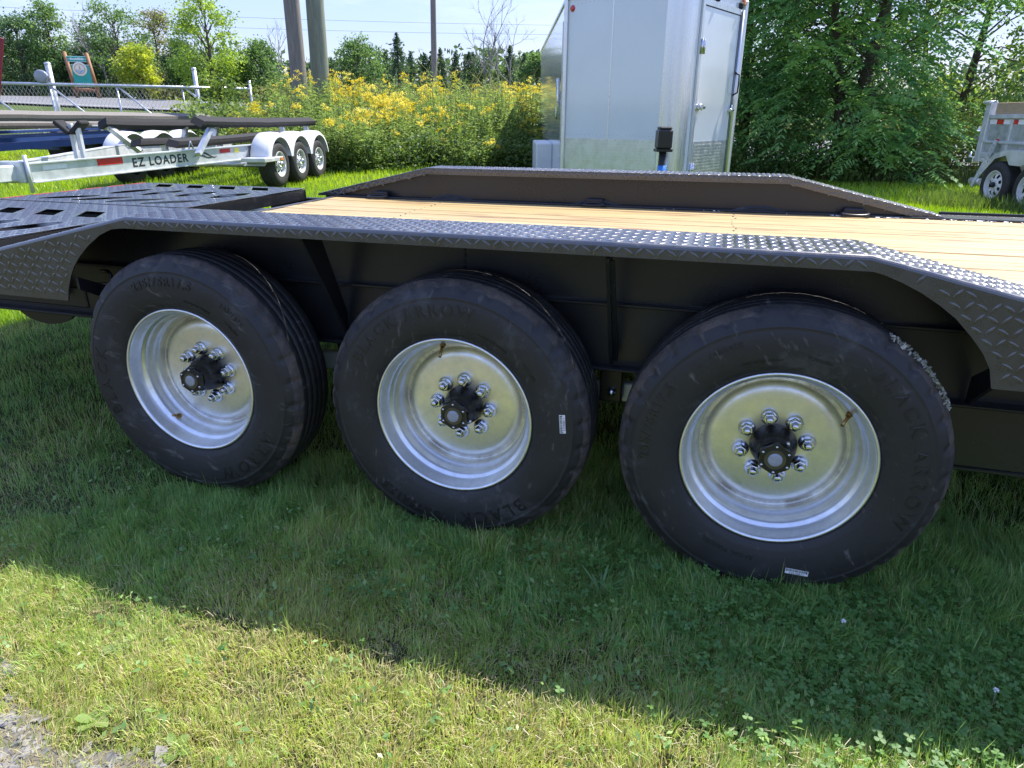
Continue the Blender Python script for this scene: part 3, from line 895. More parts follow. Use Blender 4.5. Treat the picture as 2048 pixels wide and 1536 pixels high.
def hub_parts(parent, zerk=60):
    mb = MB()
    mb.lathe([(.0585, .095), (.0590, .090), (.0578, .084), (.0560, .074), (.0530, .062), (.0490, .052), (.0455, .047), (.0440, .044), (.0440, .036), (.0425, .034), (.0425, .030), (.0405, .028), (.0405, .022)], 48)
    mb.build('hub', MATS['hub_black'], parent)
    mb = MB()
    c = []
    for k in range(6):                                    # hexagonal cap with rounded corners
        for d in (-7, 0, 7):
            a = rad(60 * k + 90 + d); rr = .0415 if d == 0 else .0408
            c.append((rr * math.cos(a), rr * math.sin(a)))
    mb.prism(c, .006, .024)
    mb.lathe([(.0290, .0055), (.0275, .0040), (.0262, .0055)], 32)
    h = mb.build('hub_cap', MATS['hub_black'], parent)
    mb = MB(); mb.lathe([(.0001, .0052), (.0262, .0052)], 32); mb.build('cap_window', MATS['cap_olive'], parent)
    mb = MB(); mb.lathe([(.0001, .0005), (.0140, .0008), (.0168, .0018), (.0178, .0040), (.0178, .006)], 32); mb.build('cap_plug', MATS['cap_grey'], parent)
    for k in range(6):
        a = rad(60 * k + 90); p = (.0352 * math.cos(a), 0, .0352 * math.sin(a))
        MB().lathe([(.0001, .0026), (.0024, .0030), (.0038, .0046), (.0038, .007)], 12).build('cap_bolt', MATS['bolt_zinc'], parent, loc=p)
    MB().lathe([(.0001, .022), (.0042, .0225), (.0046, .03)], 10).build('grease_nipple', MATS['bolt_zinc'], parent, loc=(.047 * math.cos(rad(zerk)), 0, .047 * math.sin(rad(zerk))))

def arc_text(parent, body, size, r0, ang, depth=.0009, bold=.0, name='sidewall_lettering', m='tyre_letters', spacing=1.1):
    a0 = rad(ang)
    def f(x, y, z):
        a = a0 - x / r0; r = r0 + y
        return (r * math.cos(a), side_y(max(.234, min(.391, r))) - z - .0004, r * math.sin(a))
    return text_mesh(name, body, size, MATS[m], depth, parent, f, bold, 0, 3, spacing)

WH = []
for i in range(3):
    off = [(-.0016, -.0172, .0232), (.0033, .0136, -.0095), (-.0016, .0034, -.0137)][i]
    w = link('wheel', None, TR, ((i - 2) * SPC + off[0], off[1] * .8, .385 + off[2] * .55))
    WH.append(w)
    link('tyre', TYRE_ME, w, rot=(0, [0.3, 1.7, 4.1][i], 0))
    r = link('rim', RIM_ME, w, rot=(0, [2.2, 1.0, 0.0][i], 0))
    for k in range(8):
        a = rad([10, -4, 14][i] + 45 * k + 22.5 * 0)
        link('lug_nut', LUG_ME, w, (.0826 * math.cos(a), .0934, .0826 * math.sin(a)), (0, rnd.uniform(0, 1), 0))
    hub_parts(w, [300, 335, 55][i])
# lettering, as it stands on each wheel
arc_text(WH[0], '235/75R17.5', .036, .322, 94, depth=.0016, bold=.0010, spacing=1.2); arc_text(WH[0], '143/141K', .022, .322, 48); arc_text(WH[0], 'BLACK', .056, .316, 185, bold=.0006, spacing=1.5)
arc_text(WH[0], 'ARROW', .056, .316, -50, bold=.0006, spacing=1.5)
arc_text(WH[1], 'BLACK', .046, .318, 136, bold=.0008, spacing=1.4); arc_text(WH[1], 'ARROW', .046, .318, 95, bold=.0008, spacing=1.4); arc_text(WH[1], '235/75R17.5', .036, .322, 246, depth=.0016, bold=.0010, spacing=1.2); arc_text(WH[1], 'BLACK', .056, .316, -66, bold=.0006, spacing=1.4)
arc_text(WH[2], 'BLACK', .046, .318, 39, bold=.0008, spacing=1.5); arc_text(WH[2], 'ARROW', .046, .318, -4, bold=.0008, spacing=1.5); arc_text(WH[2], '235/75R17.5', .036, .322, 166, depth=.0016, bold=.0010, spacing=1.2); arc_text(WH[2], 'RADIAL TUBELESS', .016, .282, 252)
arc_text(WH[2], '143/141K', .020, .322, 118)
for w, a in ((WH[0], 70), (WH[1], 62), (WH[2], 104)):
    arc_text(w, 'MAX LOAD SINGLE', .010, .272, a); arc_text(w, 'TUBELESS', .012, .284, a - 26)
# valve stems
for w, (a, r, tilt) in zip(WH, ((232, .205, 0), (103, .2, 0), (38, .2, 0))):
    mb = MB(); c, s_ = math.cos(rad(a)), math.sin(rad(a))
    def P(r_, y_): return (r_ * c, y_, r_ * s_)
    mb.tube([P(.204, .062), P(.200, .056)], .0085, 12); mb.tube([P(.200, .057), P(.196, .049)], .0065, 12); mb.tube([P(.197, .050), P(.176, .018)], [.0046, .0042], 10)
    mb.build('valve_stem', MATS['brass'], w)
# barcode stickers on two sidewalls
def sticker(w, cx, cz, L_, W_, rot, num):
    ca, sa = math.cos(rot), math.sin(rot)
    def put(x, z, lift):
        X, Z = cx + x * ca - z * sa, cz + x * sa + z * ca
        return (X, side_y(math.hypot(X, Z)) - lift, Z)
    def grid(mb, x0, x1, z0, z1, lift, nx, nz):
        V = [put(x0 + (x1 - x0) * i / nx, z0 + (z1 - z0) * j / nz, lift) for i in range(nx + 1) for j in range(nz + 1)]
        F = [(i * (nz + 1) + j, (i + 1) * (nz + 1) + j, (i + 1) * (nz + 1) + j + 1, i * (nz + 1) + j + 1) for i in range(nx) for j in range(nz)]
        mb.add(V, F)
    mb = MB(); grid(mb, -L_ / 2, L_ / 2, -W_ / 2, W_ / 2, .0012, 8, 2); st = mb.build('barcode_sticker', MATS['label_white'], w)
    mb = MB(); x = -L_ * .42; rb = random.Random(num)
    while x < L_ * .42:
        b_ = rb.choice((.0006, .0010, .0016)); grid(mb, x, x + b_, -W_ * .42, -W_ * .02, .0016, 1, 2); x += b_ + rb.choice((.0007, .0012))
    for q in (-L_ * .46, L_ * .44): grid(mb, q, q + .0018, -W_ * .42, W_ * .1, .0016, 1, 2)
    mb.build('bars', MATS['print_black'], st)
    text_mesh('number', str(num), W_ * .55, MATS['print_black'], 0, st, lambda X, Y, Z: put(X, Y + W_ * .24, .0017), spacing=1.1)
sticker(WH[1], .325, .031, .054, .016, -math.pi / 2 + .08, 11800533)
sticker(WH[2], .092, -.300, .056, .0155, math.pi - .02, 11801053)
# dried mud and grass clippings caught on the last tyre's shoulder
mb = MB(); rm = random.Random(8)
for k in range(330):
    t = rm.random(); a = rad(58 - 31 * t + rm.gauss(0, .6)); r = .394 + rm.uniform(-.004, .006); s_ = rm.uniform(.003, .009) * (1.5 if rm.random() < .15 else 1)
    R = rotm('Y', rm.uniform(0, 6)) @ rotm('X', rm.uniform(-1.5, 1.5))
    mb.box((r * math.cos(a), .012 + rm.gauss(.012, .010), r * math.sin(a)), (s_, s_ * rm.uniform(.2, .7), s_ * rm.uniform(.15, .4)), R)
tag(mb.build('dried_mud', MATS['mud_dry'], WH[2]), 'pale dried mud and clippings on the tread shoulder', kind='stuff')
# far-side wheels (seen in the gaps under the frame)
for i in range(3):
    w = link('wheel', None, TR, ((i - 2) * SPC, 2.47, .385), (0, 0, math.pi))
    link('tyre', TYRE_ME, w); link('rim', RIM_ME, w)

# ---------------------------------------------------------------- ramps folded flat behind the deck
def plate_holes(name, outline, holes, z0, z1, m, parent):
    """Flat plate with real cut-outs, from a filled 2D curve."""
    cu = bpy.data.curves.new(name, 'CURVE'); cu.dimensions = '2D'; cu.fill_mode = 'BOTH'; cu.extrude = (z1 - z0) / 2
    for poly in [outline] + holes:
        sp = cu.splines.new('POLY'); sp.points.add(len(poly) - 1)
        for p, q in zip(sp.points, poly): p.co = (q[0], q[1], 0, 1)
        sp.use_cyclic_u = True
    o = bpy.data.objects.new(name, cu); COL.objects.link(o)
    me = bpy.data.meshes.new_from_object(o.evaluated_get(bpy.context.evaluated_depsgraph_get()))
    bpy.data.objects.remove(o); bpy.data.curves.remove(cu)
    me.materials.clear(); me.materials.append(m); me.name = name
    for v in me.vertices: v.co.z += (z0 + z1) / 2
    return link(name, me, parent)
def slot(p, q, w):
    """Lens-shaped slot from p to q."""
    p = np.array(p); q = np.array(q); d = q - p; L_ = np.hypot(*d); d /= L_; n = np.array([-d[1], d[0]])
    out = []
    for t in np.linspace(0, 1, 8): out.append(p + d * L_ * t + n * w * math.sin(math.pi * (.12 + .76 * t)))
    for t in np.linspace(1, 0, 8): out.append(p + d * L_ * t - n * w * math.sin(math.pi * (.12 + .76 * t)))
    return [tuple(x) for x in out]
ZR = .760
mb = MB(); mb.box((-3.34, 1.16, .722), (1.21, 2.04, .006)); mb.build('slot_backing', MATS['black_paint'], TR)  # black sheet added under the ramps so the slots look dark inside
tread_cache = None
for ri, (ya, yb) in enumerate(((1.180, 2.235), (.105, 1.155))):
    mir = ri == 1
    def Y(v): return v - 1.25 if mir else v
    holes = []
    for k in range(4):
        x0 = -3.735 + k * .242 + .02; yc = 2.105
        h = [(x0 - .075, yc + .075), (x0 + .04, yc + .075), (x0 + .15, yc - .085), (x0 + .035, yc - .085)]
        holes.append([(a, Y(b)) for a, b in h])
        xs = -3.61 + k * .2375
        holes.append([(a, Y(b)) for a, b in slot((xs, 1.60 - .004 * k), (xs + .04, 1.872 - .004 * k), .060)])
        xs = -3.771 + k * .2363
        if not mir: holes.append([(a, Y(b)) for a, b in slot((xs, 1.285 - .009 * k), (xs + .205, 1.488 - .012 * k), .055)])
    o = plate_holes('ramp', [(-3.96, ya), (-2.715, ya), (-2.715, yb), (-3.96, yb)], holes, ZR - .0018, ZR, MATS['tread_plate'], TR)
    tag(o, 'near loading ramp of slotted tread plate' if mir else 'far loading ramp of slotted tread plate with red tape along its end')
    mb = MB()
    def clear(p):
        for h in holes:
            ins = False
            for (xa, ya_), (xb, yb_) in zip(h, h[1:] + h[:1]):
                if (ya_ > p[1]) != (yb_ > p[1]) and p[0] < (xb - xa) * (p[1] - ya_) / (yb_ - ya_) + xa: ins = not ins
                L2 = (xb - xa) ** 2 + (yb_ - ya_) ** 2 + 1e-12; t = min(1, max(0, ((p[0] - xa) * (xb - xa) + (p[1] - ya_) * (yb_ - ya_)) / L2))
                if math.hypot(p[0] - xa - t * (xb - xa), p[1] - ya_ - t * (yb_ - ya_)) < .017: return False
            if ins: return False
        return True
    tread(mb, (-3.96, ya, ZR), (1, 0, 0), (0, 1, 0), (0, 0, 1), 1.245, yb - ya, clear, sp=.030, H=.0022)
    tag(mb.build('tread_bars', MATS['tread_plate'], o), kind='stuff')
    mb = MB()
    for yy in (ya + .006, yb - .006): mb.box((-3.3375, yy, ZR - .038), (1.245, .010, .062))
    for xx in (-3.955, -2.722): mb.box((xx, (ya + yb) / 2, ZR - .038), (.010, yb - ya - .03, .062))
    for xx in (-3.55, -3.1): mb.box((xx, (ya + yb) / 2, ZR - .068), (.05, yb - ya - .03, .05))
    mb.build('ramp_frame', MATS['black_paint'], o)
    if not mir:
        mb = MB()
        for k in range(6):
            y_ = ya + .02 + k * .175
            mb.box((-3.9635, y_ + .08, ZR - .020), (.002, .13, .030))
            mb.box((-3.945, y_ + .08, ZR + .0012), (.024, .13, .0012))
        mb.build('red_tape', MATS['red_reflector'], o)
# ================================================================== ground
def axis(lo, hi, step, far_lo, far_hi, n=34):
    core = np.arange(lo, hi + 1e-6, step)
    g = np.geomspace(1, 1 + (far_hi - hi), n) - 1
    h = np.geomspace(1, 1 + (lo - far_lo), n) - 1
    return np.unique(np.concatenate([lo - h[::-1], core, hi + g]).round(4))
gx = axis(-22, 14, .5, -420, 420); gy = axis(-4, 44, .5, -60, 520)
X, Y_ = np.meshgrid(gx, gy, indexing='ij')
Z = terr(X, Y_)
nx, ny = X.shape
idx = np.arange(nx * ny).reshape(nx, ny)
Fq = np.stack([idx[:-1, :-1], idx[1:, :-1], idx[1:, 1:], idx[:-1, 1:]], -1).reshape(-1, 4)
lawn = np_mesh('lawn', np.stack([X, Y_, Z], -1).reshape(-1, 3), Fq, MATS['lawn_soil'], smooth=True)
tag(lawn, 'lawn', kind='structure')

# road beyond the gate, following the ground
def strip(name, xs, ya, yb, lift, m, n=6):
    V = []; F = []
    for i, x in enumerate(xs):
        for j in range(n + 1):
            y = ya + (yb - ya) * j / n
            V.append((x, y, tz(x, y) + lift))
    for i in range(len(xs) - 1):
        for j in range(n):
            F.append((i * (n + 1) + j, (i + 1) * (n + 1) + j, (i + 1) * (n + 1) + j + 1, i * (n + 1) + j + 1))
    return MB().add(V, F, True).build(name, m)
rx = np.arange(-130, 90.1, 1.5)
road = tag(strip('road', rx, 27.5, 39.5, .09, MATS['asphalt']), 'road', kind='structure')
p = strip('edge_line', rx, 28.3, 28.45, .105, MATS['road_paint'], 1); p.parent = road
p = strip('edge_line', rx, 38.5, 38.65, .105, MATS['road_paint'], 1); p.parent = road
# paved yard strip seen through the trees at the right
road2 = tag(strip('driveway', np.arange(-6, 40.1, 1.5), 22.6, 27.0, .09, MATS['asphalt']), 'driveway', kind='structure')

# gravel drive edge at the lower left
def gravel_amount(x, y):
    """1 inside the gravel, 0 in the lawn; ragged edge."""
    d = (-0.862 - .12 * (x + 1.3) - y) / .07
    return np.clip(d + (vnoise(x * 9, y * 9, 3) - .5) * 2.6, 0, 1) * sstep(-1.02, -1.16, x)
mb = MB(); V = []; F = []; gxs = np.linspace(-2.6, -.9, 40); gys = np.linspace(-1.9, -.70, 40)
for x in gxs:
    for y in gys:
        a = float(gravel_amount(np.array(x), np.array(y)))
        V.append((x, y, .006 if a > .15 else -.02))
for i in range(39):
    for j in range(39): F.append((i * 40 + j, (i + 1) * 40 + j, (i + 1) * 40 + j + 1, i * 40 + j + 1))
gb = tag(mb.add(V, F, True).build('gravel_bed', MATS['gravel_bed']), 'gravel bed', kind='structure')
rg = random.Random(11); mb = MB(); cnt = 0
while cnt < 1500:
    x, y = rg.uniform(-1.9, -1.0), rg.uniform(-1.25, -.74)
    a = float(gravel_amount(np.array(x), np.array(y)))
    if rg.random() > a: continue
    s_ = min(.026, .0075 * math.exp(rg.gauss(.2, .5)))
    n = rg.choice((5, 6, 7)); h = s_ * rg.uniform(.15, .45)
    ring = []
    for k in range(n):
        q = 2 * math.pi * k / n + rg.uniform(-.25, .25); r = s_ * rg.uniform(.6, 1.15)
        ring.append((r * math.cos(q) * 1.25, r * math.sin(q) * .8))
    R = rotm('Z', rg.uniform(0, 6.3)) @ rotm('X', rg.gauss(0, .25)) @ rotm('Y', rg.gauss(0, .25))
    P = np.array([(q[0], q[1], 0) for q in ring] + [(q[0] * .85, q[1] * .85, h) for q in ring]) @ R.T + np.array((x, y, .001 + rg.uniform(0, .004)))
    mb.add(P, [tuple(range(n, 2 * n))] + [(k, (k + 1) % n, n + (k + 1) % n, n + k) for k in range(n)]); cnt += 1
tag(mb.build('gravel', MATS['slate']), 'loose grey slate gravel at the lower left', 'gravel', kind='stuff')

# ---------------------------------------------------------------- grass
def blades(name, P, H, Wd, C, m, seed, lean=.55, fine=True, label=None, clump=0):
    """One mesh of grass blades. P (n,3) roots, H heights, Wd widths, C (n,3) colours."""
    r = np.random.RandomState(seed); n = len(P)
    az = r.rand(n) * 2 * np.pi if not clump else 12.6 * vnoise(P[:, 0] * clump, P[:, 1] * clump, seed) + r.normal(0, .75, n)
    ln = np.abs(r.normal(0, lean, n)); tw = r.rand(n) * 2 * np.pi
    d = np.stack([np.cos(az), np.sin(az), np.zeros(n)], -1)
    s_ = np.stack([np.cos(tw), np.sin(tw), np.zeros(n)], -1)
    up = np.array([0, 0, 1.])
    a1 = np.clip(ln * .5, 0, 1.2); a2 = np.clip(ln * 1.35, 0, 1.75)
    m1 = P + (up * np.cos(a1)[:, None] + d * np.sin(a1)[:, None]) * (H * .5)[:, None]
    tip = m1 + (up * np.cos(a2)[:, None] + d * np.sin(a2)[:, None]) * (H * .5)[:, None]
    w = Wd[:, None] / 2
    tip[:, 2] = np.maximum(tip[:, 2], P[:, 2] + .004)
    V = np.stack([P - s_ * w, P + s_ * w, m1 - s_ * w * .85, m1 + s_ * w * .85, tip], 1).reshape(-1, 3)
    b = np.arange(n)[:, None] * 5
    F = np.concatenate([b + [0, 1, 3], b + [0, 3, 2], b + [2, 3, 4]], 0)
    col = np.repeat(C, 5, 0)
    o = np_mesh(name, V, F, m, col)
    return tag(o, label, None, None, 'stuff')

def mixcol(t, a, b):
    t = t[:, None]; return np.array(a) * (1 - t) + np.array(b) * t

def unit(v): return v / np.maximum(np.linalg.norm(v, axis=-1, keepdims=True), 1e-9)

def leaf_quads(P, size, r, cola, colb, aspect=.62, flat=.35, tcol=None):
    """Leaves as folded four-point blades with random attitude. Returns V, F, C."""
    n = len(P)
    nrm = r.normal(0, 1, (n, 3)); nrm[:, 2] += flat * 3; nrm = unit(nrm)
    a = unit(np.cross(nrm, r.normal(0, 1, (n, 3)))); b = np.cross(nrm, a)
    L_ = (size * r.uniform(.6, 1.3, n))[:, None]
    V = np.stack([P - a * L_ * .5, P + b * L_ * aspect * .5 + nrm * L_ * .08, P + a * L_ * .5, P - b * L_ * aspect * .5 + nrm * L_ * .08], 1).reshape(-1, 3)
    F = np.arange(n * 4).reshape(-1, 4)
    t = r.rand(n) if tcol is None else np.clip(tcol + r.normal(0, .18, n), 0, 1)
    return V, F, np.repeat(mixcol(t, cola, colb), 4, 0)


rs = np.random.RandomState(7)
# --- close lawn, in front of and under the trailer
N = 560000
aa = np.radians(rs.uniform(-64, 36, N)); dd = np.where(rs.rand(N) < .52, np.sqrt(rs.uniform(.5 ** 2, 2.3 ** 2, N)), .6 + 4.8 * rs.rand(N) ** .8)
x = CAM.x + dd * np.sin(aa); y = CAM.y + dd * np.cos(aa)
keep = (y < 2.6) & (x > -4.4) & (x < 1.5)
bare = vnoise(x * 7 + 9, y * 7, 21)
thin = sstep(.15, -.55, y)                        # the lawn thins out towards the gravel
keep &= rs.rand(N) < 1 - thin * sstep(.55, .85, bare) * .6
keep &= rs.rand(N) < 1 - gravel_amount(x, y) * .76
x, y, = x[keep], y[keep]; n = len(x)
z = terr(x, y)
dry = np.clip(.35 * (vnoise(x * 12, y * 12, 19) - .5) + .80 * sstep(-.15, -.75, y) + .15 + (vnoise(x * 3.2, y * 3.2, 12) - .5) * .9 - .25 * sstep(-.3, .6, x), 0, 1)
green = mixcol(rs.rand(n), (.120, .255, .070), (.260, .410, .105))
straw = mixcol(rs.rand(n), (.34, .33, .13), (.52, .46, .23))
isd = rs.rand(n) < dry * .44 + .11
C = np.where(isd[:, None], straw, mixcol(dry * .9, (0, 0, 0), (.150, .105, .010)) + green)
H = rs.uniform(.024, .070, n) * (1 - .35 * thin[keep]) * np.where(isd, .85, 1) * (.50 + .95 * vnoise(x * 11, y * 11, 17)); H *= np.where(rs.rand(n) < .03, 1.7, 1)
blades('grass', np.stack([x, y, z], -1), H, rs.uniform(.0011, .0027, n), C, GRASS, 3, .85, clump=13, label='short lawn grass around the trailer wheels, straw-coloured in front')
# thatch: dry clippings lying flat
N = 22000
x = rs.uniform(-3.2, 1.2, N); y = rs.uniform(-1.05, .3, N)
k_ = rs.rand(N) < sstep(.35, -.45, y) * .9 + .1
x, y = x[k_], y[k_]; n = len(x)
az = rs.rand(n) * 6.283; Ln = rs.uniform(.007, .026, n)
d = np.stack([np.cos(az), np.sin(az), rs.normal(0, .18, n)], -1) * Ln[:, None] / 2
s_ = np.stack([-np.sin(az), np.cos(az), np.zeros(n)], -1) * .0006
c_ = np.stack([x, y, terr(x, y) + rs.uniform(.006, .030, n)], -1)
V = np.stack([c_ - d - s_, c_ - d + s_, c_ + d + s_, c_ + d - s_], 1).reshape(-1, 3)
tag(np_mesh('thatch', V, np.arange(n * 4).reshape(-1, 4), GRASS, np.repeat(mixcol(rs.rand(n), (.26, .22, .11), (.42, .37, .20)), 4, 0)), 'dry straw-coloured clippings lying on the lawn', None, None, 'stuff')
# --- lawn behind the trailer, thinning with distance
def scatter(N, d0, d1, az0, az1, seed):
    r = np.random.RandomState(seed)
    d = d0 * (d1 / d0) ** r.rand(N); a = np.radians(r.uniform(az0, az1, N))
    return CAM.x + d * np.sin(a), CAM.y + d * np.cos(a), d, r
x, y, d, r = scatter(230000, 4.3, 21, -56, 27, 31)
k_ = (y > 2.55) | (x < -4.2) | (x > 1.4)
x, y, d = x[k_], y[k_], d[k_]; n = len(x)
t = np.clip(vnoise(x * .8, y * .8, 41) * .75 + r.rand(n) * .5 - .1, 0, 1)
C = mixcol(t, (.140, .290, .018), (.340, .500, .030))
blades('grass', np.stack([x, y, terr(x, y)], -1), r.uniform(.05, .11, n), .0022 + .00055 * d, C, GRASS, 32, .42, label='bright mown grass behind the trailer')
# long tufts round the dump trailer and the posts
pts = []; r = np.random.RandomState(77)
for cx, cy, rr, k in ((3.75, 11.35, .7, 900), (4.5, 10.8, .6, 700), (3.3, 11.6, .5, 350), (4.0, 12.4, .8, 600), (5.2, 10.6, .6, 400)):
    a = r.rand(k) * 6.283; q = np.sqrt(r.rand(k)) * rr
    pts.append(np.stack([cx + q * np.cos(a), cy + q * np.sin(a) * .6], -1))
P = np.concatenate(pts); n = len(P)
blades('long_grass', np.stack([P[:, 0], P[:, 1], terr(P[:, 0], P[:, 1])], -1), r.uniform(.14, .34, n), r.uniform(.006, .012, n), mixcol(r.rand(n), (.06, .13, .02), (.14, .20, .04)), GRASS, 78, .5, label='long uncut grass round the dump trailer wheels')

# --- clover
def clover(n_, seed, inside):
    r = np.random.RandomState(seed); V = []; F = []; C = []; k = 0
    while k < n_:
        x, y = r.uniform(-2.2, 1.1), r.uniform(-.75, .25)
        if r.rand() > inside(x, y): continue
        k += 1
        h = r.uniform(.020, .050); z0 = tz(x, y); tilt = r.normal(0, .22, 2); a0 = r.rand() * 6.28; s_ = r.uniform(.0045, .0082)
        c = np.array(mixcol(np.array([r.rand()]), (.072, .170, .042), (.125, .245, .058))[0])
        top = np.array([x, y, z0 + h])
        for q in range(3):
            a = a0 + q * 2.094; e = np.array([math.cos(a), math.sin(a), 0]); t_ = np.array([-math.sin(a), math.cos(a), 0])
            nrm = .12 * s_
            ring = [(0, 0, 0), (.55, .48, .10), (1.25, .62, .12), (1.62, .30, .08), (1.52, 0, -.02), (1.62, -.30, .08), (1.25, -.62, .12), (.55, -.48, .10)]
            base = len(V)
            for u_, v_, w_ in ring:
                P_ = top + e * u_ * s_ * .95 + t_ * v_ * s_ * 1.12
                P_[2] += w_ * s_ + (P_[0] - x) * tilt[0] + (P_[1] - y) * tilt[1]
                V.append(P_); C.append(c)
            F += [(base, base + 1, base + 2), (base, base + 2, base + 3), (base, base + 3, base + 4), (base, base + 4, base + 5), (base, base + 5, base + 6), (base, base + 6, base + 7)]
        base = len(V)
        for dx in (-.0006, .0006): V.append((x + dx, y, z0)); C.append(c * 1.1)
        for dx in (.0006, -.0006): V.append((top[0] + dx, top[1], top[2])); C.append(c * 1.1)
        F += [(base, base + 1, base + 2), (base, base + 2, base + 3)]
    return np.array(V), np.array(F), np.array(C)
def cl_density(x, y):
    a = math.exp(-(((x - .35) / .42) ** 2 + ((y + .20) / .26) ** 2))
    b = .35 * math.exp(-(((x + .75) / .35) ** 2 + ((y + .12) / .2) ** 2)) * float(vnoise(np.array(x * 4.), np.array(y * 4.), 8) > .45)
    return min(1, a * 1.3 + b + (.02 if y > -.36 else .004))
V, F, C = clover(2900, 5, cl_density)
tag(np_mesh('clover', V, F, LEAF, C), 'green clover carpet in the shade at the lower right', 'clover', None, 'stuff')

# --- scattered small broad leaves in the turf
rw_ = np.random.RandomState(44); cx_, cy_ = rw_.uniform(-2.6, .9, 420), rw_.uniform(-.9, .35, 420)
kk = 6; P_ = np.repeat(np.stack([cx_, cy_, terr(cx_, cy_)], -1), kk, 0) + rw_.normal(0, 1, (420 * kk, 3)) * np.array([.014, .014, 0]); P_[:, 2] += rw_.uniform(.018, .042, len(P_))
V, F, C = leaf_quads(P_, .017, rw_, (.09, .20, .05), (.24, .36, .10), .5, .5)
tag(np_mesh('lawn_weeds', V, F, GRASS, C), 'small broad weed leaves scattered through the turf', 'weeds', None, 'stuff')

# --- broad-leaved weeds, each a plant with its leaves
def leaf_blade(mb, base, az, L_, W_, lift, droop):
    e = np.array([math.cos(az), math.sin(az), 0]); t_ = np.array([-math.sin(az), math.cos(az), 0])
    ts = [0, .15, .35, .6, .82, 1.0]; ws = [.10, .38, .85, 1.0, .62, .02]
    V = []
    for t, w in zip(ts, ws):
        c = np.array(base) + e * L_ * t; c[2] += lift * L_ * t - droop * L_ * t * t
        V += [c - t_ * W_ * w / 2 + np.array([0, 0, .10 * W_ * w]), c, c + t_ * W_ * w / 2 + np.array([0, 0, .10 * W_ * w])]
    F = []
    for i in range(5):
        for j in range(2): F.append((i * 3 + j, i * 3 + j + 1, (i + 1) * 3 + j + 1, (i + 1) * 3 + j))
    mb.add(V, F, True)
def weed(name, label, x, y, n, L_, W_, cola, colb, seed, lift=.55, droop=.35):
    r = random.Random(seed)
    t = thing(name, label, 'weed', (x, y, tz(x, y)))
    for k in range(n):
        mb = MB(); leaf_blade(mb, (0, 0, .006), 6.283 * k / n + r.uniform(-.3, .3), L_ * r.uniform(.65, 1.1), W_ * r.uniform(.8, 1.15), lift * r.uniform(.5, 1.4), droop)
        o = mb.build('leaf', LEAF, t)
        at = o.data.attributes.new('Col', 'FLOAT_COLOR', 'POINT')
        c = [a * (1 - q) + b * q for q in (r.random(),) for a, b in zip(cola, colb)] + [1]
        at.data.foreach_set('color', c * len(o.data.vertices))
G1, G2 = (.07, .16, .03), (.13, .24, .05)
weed('plantain_weed', 'broad pale plantain leaves on the gravel at the lower left', -1.33, -.87, 5, .045, .024, (.16, .25, .06), (.28, .36, .10), 1, .8)
weed('plantain_weed', 'small plantain growing in the gravel below the grass edge', -1.45, -.68, 5, .05, .032, (.16, .25, .08), (.26, .34, .12), 2, .3)
weed('plantain_weed', 'plantain at the gravel edge nearest the bottom of the picture', -1.12, -.88, 5, .040, .022, (.15, .24, .06), (.26, .34, .10), 12, .8)
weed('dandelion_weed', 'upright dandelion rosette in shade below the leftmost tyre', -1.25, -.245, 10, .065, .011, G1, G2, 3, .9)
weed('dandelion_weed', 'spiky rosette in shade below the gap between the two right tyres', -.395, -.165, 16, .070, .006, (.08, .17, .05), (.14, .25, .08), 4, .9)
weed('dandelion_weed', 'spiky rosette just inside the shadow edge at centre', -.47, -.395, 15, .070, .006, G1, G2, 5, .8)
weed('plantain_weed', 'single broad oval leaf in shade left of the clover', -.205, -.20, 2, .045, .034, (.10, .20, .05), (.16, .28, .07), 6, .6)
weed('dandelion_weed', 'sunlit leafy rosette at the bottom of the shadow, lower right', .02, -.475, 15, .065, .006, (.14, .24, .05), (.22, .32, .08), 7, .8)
weed('plantain_weed', 'light green leaf pair in shade beside the leftmost tyre', -2.05, .16, 3, .06, .030, G1, G2, 9, .6)
# clover flower heads
for (x, y, lab) in ((.185, -.165, 'small white clover flower in shade below the right tyre'), (.46, -.30, 'tiny white clover flower at the right edge of the clover')):
    t = thing('clover_flower', lab, 'flower', (x, y, tz(x, y)))
    MB().tube([(0, 0, 0), (.002, 0, .03), (0, 0, .062)], .0009, 5).build('stem', MATS['pole_green'], t)
    mb = MB(); r = random.Random(3)
    for k in range(26):
        a, b = r.uniform(0, 6.28), r.uniform(-.3, 1.4)
        v = Vector((math.cos(a) * math.cos(b), math.sin(a) * math.cos(b), math.sin(b)))
        mb.tube([v * .001 + Vector((0, 0, .062)), v * .0060 + Vector((0, 0, .062))], [.0007, .0010], 4)
    mb.build('petals', MATS['label_white'], t)
# ================================================================== enclosed white V-nose trailer behind
EN = thing('enclosed_trailer', 'tall white enclosed trailer with V-shaped nose and front door, behind the flatbed', 'trailer', (-1.19, 7.73, 0), rad(16.9))
EZ0, EZ1 = .36, 2.50
PL = [(-1.075, 0), (-.07, -1.17)]; PR = [(.21, -1.10), (1.075, 0)]
NOSE = [(-.07, -1.17), (-.035, -1.20), (.005, -1.218), (.05, -1.225), (.10, -1.21), (.16, -1.16), (.21, -1.10)]
mb = MB()
mb.prism([(-1.075, 0), (-1.075, 6.9), (1.075, 6.9), (1.075, 0), (.21, -1.10), (.05, -1.215), (-.07, -1.17)], EZ0, EZ1, 'XY')
mb.build('body', MATS['white_paint'], EN)
mb = MB(); mb.prism([(-1.09, -.01), (-1.09, 6.92), (1.09, 6.92), (1.09, -.01), (.22, -1.13), (.05, -1.245), (-.08, -1.19)], EZ1, EZ1 + .035, 'XY'); mb.build('roof', MATS['aluminium'], EN)
